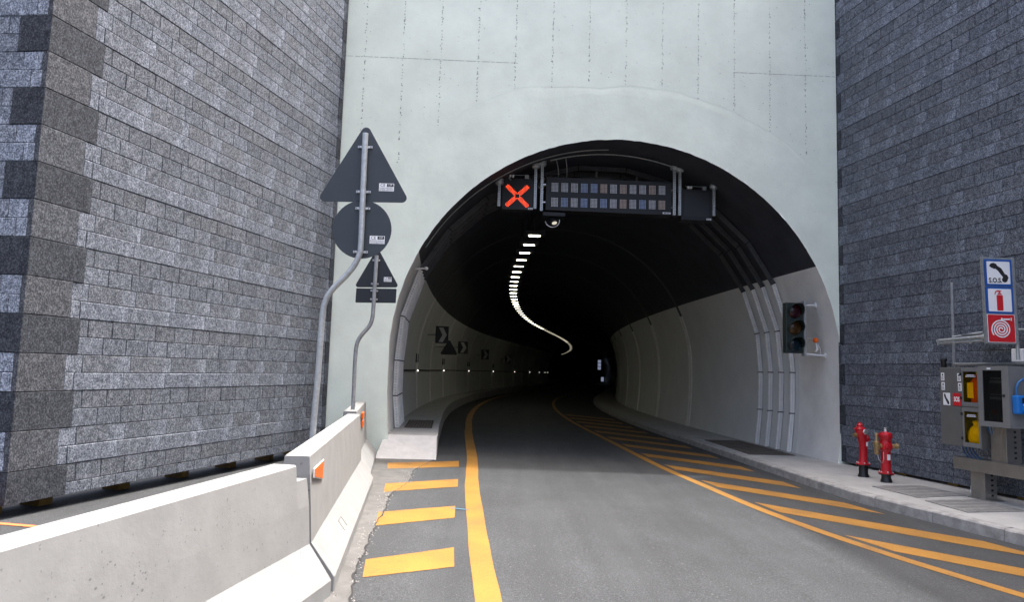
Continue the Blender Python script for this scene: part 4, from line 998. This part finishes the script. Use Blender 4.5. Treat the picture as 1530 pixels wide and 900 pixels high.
m = MB(); rr = random.Random(3); prof = [(.05, 0), (.13, .03), (.155, .10), (.15, .18), (.11, .25), (.06, .30), (.075, .34), (.03, .36)]; o = WR(c0 + .545, fd - .10, .885)
P = []; n = 16
for r, h in prof:
    for k in range(n): q = r * rr.uniform(.88, 1.1); P.append(o + RV * (q * cos(2 * pi * k / n)) + RN * (min(.085, q * .6) * sin(2 * pi * k / n)) + Vector((0, 0, h + rr.uniform(-.012, .012))))
m.idx(P, [(i * n + k, i * n + (k + 1) % n, (i + 1) * n + (k + 1) % n, (i + 1) * n + k) for i in range(len(prof) - 1) for k in range(n)] + [tuple(range(n)), tuple(range((len(prof) - 1) * n, len(prof) * n))]); m.build('yellow_bag', M['yelbag'], st, smooth=80)
# notices on the upper left leaf
def notice(a, z, wd, h, kind):
    m = MB(); F = lambda p, b, c: WR(p, fd + .0125 + b, c)
    m.box(F, a, a + wd, 0, .0015, z, z + h, 1 if kind == 'sos' else 0)
    if kind == 'text':
        m.box(F, a + wd * .3, a + wd * .7, .0015, .0025, z + h * .62, z + h * .85, 2)
        for k in range(4): m.box(F, a + wd * .15, a + wd * rnd.uniform(.7, .88), .0015, .0025, z + h * (.12 + .11 * k), z + h * (.17 + .11 * k), 2)
    elif kind == 'phone':
        m.prism(F, [(a + wd * .12, z + h * .92), (a + wd * .34, z + h * .9), (a + wd * .42, z + h * .66), (a + wd * .82, z + h * .3), (a + wd * .88, z + h * .1), (a + wd * .66, z + h * .06), (a + wd * .3, z + h * .5), (a + wd * .16, z + h * .7)], .0015, .0025, 2)
    else: m.text(F, 'SOS', h * .52, a + wd * .5, z + h * .5, .003, 0, bold=.004, sx=.62)
    m.build('notice', [M['paper'], M['red'], M['ink']], st)
for a, z in ((3.30, 1.80), (3.60, 1.795), (3.305, 1.66), (3.61, 1.655)): notice(a, z, .062, .115, 'text')
notice(3.33, 1.44, .13, .18, 'phone'); notice(3.51, 1.44, .14, .18, 'sos')
# right cabinet with a smoked window
d0, d1, rz0, rz1, rd = 4.12, 4.60, 1.195, 2.01, .86
m = MB(); m.box(WR, d0, d1, rd - .34, rd - .32, rz0, rz1); m.box(WR, d0, d0 + .012, rd - .32, rd - .006, rz0, rz1); m.box(WR, d1 - .012, d1, rd - .32, rd - .006, rz0, rz1); m.box(WR, d0 + .012, d1 - .012, rd - .32, rd - .006, rz0, rz0 + .012); m.box(WR, d0 + .012, d1 - .012, rd - .32, rd - .006, rz1 - .012, rz1)
m.build('cabinet', M['cab2'], st, label='right cabinet with a tall smoked window')
m = MB(); w0, w1, v0, v1 = d0 + .075, d0 + .375, rz0 + .07, rz1 - .06
for bx in ((d0, w0, rz0, rz1), (w1, d1, rz0, rz1), (w0, w1, rz0, v0), (w0, w1, v1, rz1)): m.box(WR, bx[0], bx[1], rd - .004, rd + .014, bx[2], bx[3])
dr = m.build('door', M['cab2'], st, bevel=.002)
m = MB(); m.box(WR, w0 - .004, w1 + .004, rd, rd + .004, v0 - .004, v1 + .004); m.build('window', M['dkglass'], dr)
m = MB(); m.box(WR, w1 + .02, w1 + .045, rd + .014, rd + .03, 1.60, 1.635); m.build('handle', M['hydblk'], dr, bevel=.004)
m = MB(); m.box(WR, d0 + .02, d1 - .02, rd - .14, rd - .12, rz0 + .02, rz1 - .02); m.build('equipment_panel', M['cab'], st)
m = MB()
for z in (1.78, 1.56):
    m.box(WR, d0 + .06, d0 + .40, rd - .12, rd - .11, z, z + .035, 1)
    for k in range(7): m.box(WR, d0 + .08 + .042 * k, d0 + .10 + .042 * k, rd - .12, rd - .105, z + .06, z + .075, 1)
m.prism(lambda a, b, c: WR(a, rd - .10 + b, c), [(d0 + .24, 1.29), (d0 + .34, 1.29), (d0 + .29, 1.38)], 0, .004, 2); m.box(WR, d0 + .08, d0 + .16, rd - .12, rd - .108, 1.36, 1.42, 0)
m.build('breakers', [M['redbox'], M['white'], M['yelbag']], st)
m = MB(); m.box(WR, d0 + .15, d0 + .21, rd + .014, rd + .016, rz1 - .045, rz1 - .025); m.build('maker_plate', M['paper'], dr)
# blue socket on the near end, its cable
m = MB(); m.box(WR, d1 + .002, d1 + .10, rd - .26, rd - .02, 1.385, 1.63); m.build('socket', M['socket'], st, bevel=.02)
m = MB(); m.box(WR, d1 + .1005, d1 + .106, rd - .20, rd - .08, 1.53, 1.60); m.build('socket_window', M['hydblk'], st, bevel=.008)
m = MB(); m.lathe(WR(d1 + .10, rd - .13, 1.44), RV, [(.055, 0), (.055, .045), (.04, .05)], 16); m.build('socket_flap', M['socket'], st, smooth=40)
m = MB(); m.text(lambda a, b, c: WR(d1 + .1015, rd - .14 - a, c), 'SOS', .04, 0, 1.51, 0, 0) if False else m.box(WR, d1 + .1005, d1 + .102, rd - .19, rd - .10, 1.497, 1.517); m.build('socket_plate', M['paper'], st)
m = MB(); m.tube([WR(d1 + .05, rd - .06, 1.63), WR(d1 + .05, rd - .05, 1.72), WR(d1 + .06, rd - .08, 1.80), WR(d1 + .07, rd - .14, 1.84), WR(d1 + .07, rd - .24, 1.84), WR(d1 + .04, rd - .30, 1.83)], .016, 8); m.build('cable', M['bluecable'], st, smooth=60)
m = MB()
for k in range(7): q = .03 * k; m.tube([WR(3.50 + q, .56, .88), WR(3.51 + q, .57, .82), WR(3.55 + q * 1.1, .58, .76), WR(3.62 + q * 1.2, .58, .70)], .008, 6, k % 2)
for k in range(4): q = .025 * k; m.tube([WR(4.0 + q, .62, 1.2), WR(4.0 + q, .60, 1.1), WR(4.05 + q * .6, .57, 1.0), WR(4.1, .5, .92)], .007, 6, k % 2)
m.tube([WR(3.62, .5, .36), WR(3.60, .53, .30), WR(3.59, .53, .22), WR(3.60, .52, .14)], .012, 6, 2); m.build('cables', [M['bluecable'], M['galvd'], M['white']], st, smooth=60)
# lamp rail, rear frame of pipe, grey box
m = MB(); m.tube([WR(3.02, .5, 2.405), WR(3.92, .5, 2.44)], .03, 10); m.tube([WR(3.04, .5, 2.37), WR(3.92, .5, 2.385)], .022, 8); m.lathe(WR(3.86, .5, 2.43), RV, [(.02, 0), (.05, .01), (.05, .09), (.02, .1)], 12)
for s in (3.05, 3.35, 3.65): m.box(WR, s, s + .02, .47, .54, 2.34, 2.43)
m.build('lamp_rail', M['galv'], st, smooth=40)
m = MB(); m.box(lambda a, b, c: WR(a, b, c + .05 * (b - .1)), 3.45, 4.1, .10, .50, 2.46, 2.475); m.tube([WR(3.3, .5, 2.46), WR(3.5, .15, 2.54)], .012, 6); m.build('rail_shelf', M['galvd'], st)
m = MB()
for s in (2.95, 4.45): m.tube([WR(s, .15, 2.03), WR(s, .15, 3.35 if s < 3 else 2.6)], .022, 8)
m.tube([WR(2.95, .15, 2.06), WR(4.6, .15, 2.06)], .025, 8); m.tube([WR(3.55, .15, 2.54), WR(4.6, .15, 2.54)], .022, 8); m.build('pipe_frame', M['galvd'], st, smooth=40)
m = MB(); m.lathe(WR(3.18, .55, 2.0), (0, 0, 1), [(.035, 0), (.04, .01), (.04, .09), (.05, .1), (.05, .13)], 12); m.build('beacon', M['hydblk'], st, smooth=40)
m = MB(); m.box(WR, 4.22, 4.40, .30, .42, 2.08, 2.26); m.build('junction_box', M['white'], st, bevel=.01)

# sign stack
sg = thing('sign_board', (6.52, 9.42, 2.30), 'three stacked square panels: telephone SOS, extinguisher and hose reel', 'sign')
SF = lambda a, b, c: ID(6.315 + a + (c - 3.44) * -.019, 9.41 + b + a * .0, c)
def sq(a0, a1, c0, c1): return [(a0, c0), (a1, c0), (a1, c1), (a0, c1)]
m = MB(); m.box(SF, -.0148, .3698, .012, .03, 2.30, 3.465); m.box(SF, .37, .40, .006, .10, 2.30, 3.465); m.box(SF, -.025, -.015, .0, .05, 2.30, 3.465); m.build('back_frame', M['galvd'], sg, bevel=.002)
m = MB(); m.tube([SF(.43, .07, 3.47), SF(.43, .07, 2.1)], .022, 8); m.tube([SF(.43, .07, 3.40), SF(.36, .03, 3.40)], .012, 6); m.tube([SF(.43, .07, 2.5), SF(.36, .03, 2.5)], .012, 6); m.build('post', M['galv'], sg, smooth=50)
def panel(z0, z1, back, rim, lab):
    m = MB(); m.prism(SF, rounded(sq(0, .365, z0, z1), .012), 0, .01, 0); wr = .028 if rim == 'blue' else .006
    m.prism(SF, rounded(sq(wr, .365 - wr, z0 + wr, z1 - wr), .012), -.002, 0, 1); return m
m = panel(3.075, 3.435, 'paper', 'blue', 0); T = lambda a, b, c: SF(a, -.0025 - b, c)
hand = [(.075, 3.36), (.10, 3.385), (.145, 3.37), (.155, 3.34), (.20, 3.29), (.235, 3.235), (.25, 3.20), (.285, 3.19), (.30, 3.155), (.275, 3.125), (.245, 3.12), (.22, 3.15), (.225, 3.18), (.19, 3.25), (.15, 3.295), (.125, 3.315), (.095, 3.32)]
hand = [(.06, 3.345), (.082, 3.378), (.120, 3.388), (.158, 3.372), (.166, 3.352), (.222, 3.315), (.266, 3.24), (.296, 3.228), (.312, 3.19), (.290, 3.138), (.262, 3.124), (.232, 3.136), (.222, 3.168), (.240, 3.196), (.214, 3.228), (.178, 3.278), (.140, 3.312), (.128, 3.304), (.082, 3.325)]
m.prism(T, hand, 0, .001, 2); m.text(T, 'S.O.S.', .088, .135, 3.148, .0012, 2, bold=.003, sx=.84)
m.build('telephone_panel', [M['blue'], M['paper'], M['ink']], sg)
m = panel(2.705, 3.065, 'paper', 'blue', 0)
m.prism(T, rounded(sq(.138, .222, 2.745, 2.955), .012), 0, .001, 2); m.prism(T, [(.148, 2.962), (.212, 2.962), (.200, 2.982), (.160, 2.982)], 0, .001, 2); m.prism(T, [(.168, 2.985), (.192, 2.985), (.192, 3.0), (.206, 3.006), (.206, 3.014), (.155, 3.018), (.125, 3.004), (.112, 2.965), (.122, 2.96), (.136, 2.992), (.168, 2.998)], 0, .001, 2)
m.build('extinguisher_panel', [M['blue'], M['paper'], M['red']], sg)
m = panel(2.32, 2.695, 'red', 'white', 0)
cx, cz = .178, 2.495; sp = [(cx + (.012 + .0202 * t / (2 * pi) * 1.5) * cos(t), cz + (.012 + .0202 * t / (2 * pi) * 1.5) * sin(t)) for t in [pi / 2 + k * .22 for k in range(0, 115)]]
sp = [(cx + (.014 + .0320 * k / 28.56) * cos(k * .22), cz + (.014 + .0320 * k / 28.56) * sin(k * .22)) for k in range(0, 104)]
def flat(m, line, wd, mi, dp=.001):
    for i in range(len(line) - 1):
        a, b = line[i], line[i + 1]; p0 = line[max(0, i - 1)]; p3 = line[min(len(line) - 1, i + 2)]
        def nrm(u, v): q = hypot(v[0] - u[0], v[1] - u[1]); return (-(v[1] - u[1]) / q * wd / 2, (v[0] - u[0]) / q * wd / 2)
        n0, n1 = nrm(p0, b), nrm(a, p3); m.face([T(a[0] + n0[0], dp, a[1] + n0[1]), T(a[0] - n0[0], dp, a[1] - n0[1]), T(b[0] - n1[0], dp, b[1] - n1[1]), T(b[0] + n1[0], dp, b[1] + n1[1])], mi)
flat(m, sp, .0165, 2); flat(m, [(.178, 2.628), (.30, 2.632), (.30, 2.632), (.302, 2.632)][:2], .02, 2, .0017); flat(m, [(.315, 2.612), (.315, 2.652)], .014, 2, .0024); flat(m, [(.19, 2.61), (.19, 2.65)], .012, 2, .0031)
m.build('hose_panel', [M['paper'], M['red'], M['paper']], sg)

# ================================================================== GRATINGS
def grating(pts, z, label, mt, nb, group, cross=0):
    """pts: near-left, near-right, far-right, far-left ground corners"""
    P = [Vector((*q, z)) for q in pts]
    F = lambda a, b, c: (P[0].lerp(P[1], a)).lerp(P[3].lerp(P[2], a), b) + Vector((0, 0, c))
    root = thing('floor_grating', tuple(F(.5, .5, 0)), label, 'grating', group)
    m = MB(); m.face([F(0, 0, .003), F(1, 0, .003), F(1, 1, .003), F(0, 1, .003)]); m.build('pit', M['pit_shade'], root)  # dark sheet laid over the pavement, painted as the shade below the bars
    m = MB(); t = .02
    for bx in ((0, 1, 0, t), (0, 1, 1 - t, 1), (0, t, t, 1 - t), (1 - t, 1, t, 1 - t)): m.box(F, *bx, .002, .014)
    m.build('frame', M[mt], root)
    m = MB()
    for k in range(1, nb): m.box(F, k / nb - .3 / nb, k / nb + .3 / nb, t, 1 - t, .004, .012)
    for k in range(1, cross): m.box(F, t, 1 - t, k / cross - .1 / cross, k / cross + .1 / cross, .0045, .0115)
    m.build('bars', M[mt], root, kind='stuff')
grating([(5.75, 10.13), (6.64, 10.46), (6.46, 11.29), (5.59, 11.07)], STOP, 'grey steel grating in the pavement behind the nearer one', 'grate', 22, 'steel gratings in the right pavement', 4)
grating([(5.78, 9.09), (6.66, 9.30), (6.60, 10.10), (5.71, 9.88)], STOP, 'nearest grey steel grating in the pavement under the emergency station', 'grate', 22, 'steel gratings in the right pavement', 4)
for k in range(6):
    a, b = 15.1 + .53 * k, 15.1 + .53 * k + .45
    l_, r_ = lambda y: 5.07 - (y - 15.1) * .03, lambda y: 6.05 - (y - 15.1) * .055
    lab = ['nearest dark cover plate of the row on the pavement under the ducts', 'second dark cover plate of the row under the ducts', 'third dark cover plate of the row under the ducts', 'fourth dark cover plate of the row under the ducts', 'fifth dark cover plate of the row under the ducts', 'farthest dark cover plate of the row under the ducts'][k]
    grating([(l_(a), a), (r_(a), a + .05), (r_(b), b + .05), (l_(b), b)], STOP, lab, 'grated', 14, 'dark covers in the pavement inside the mouth')
grating([(-2.22, 15.35), (-1.63, 15.4), (-1.82, 17.6), (-2.42, 17.55)], LTOP, 'dark steel grating in the left walkway beside the ducts', 'grated', 10, None, 12)
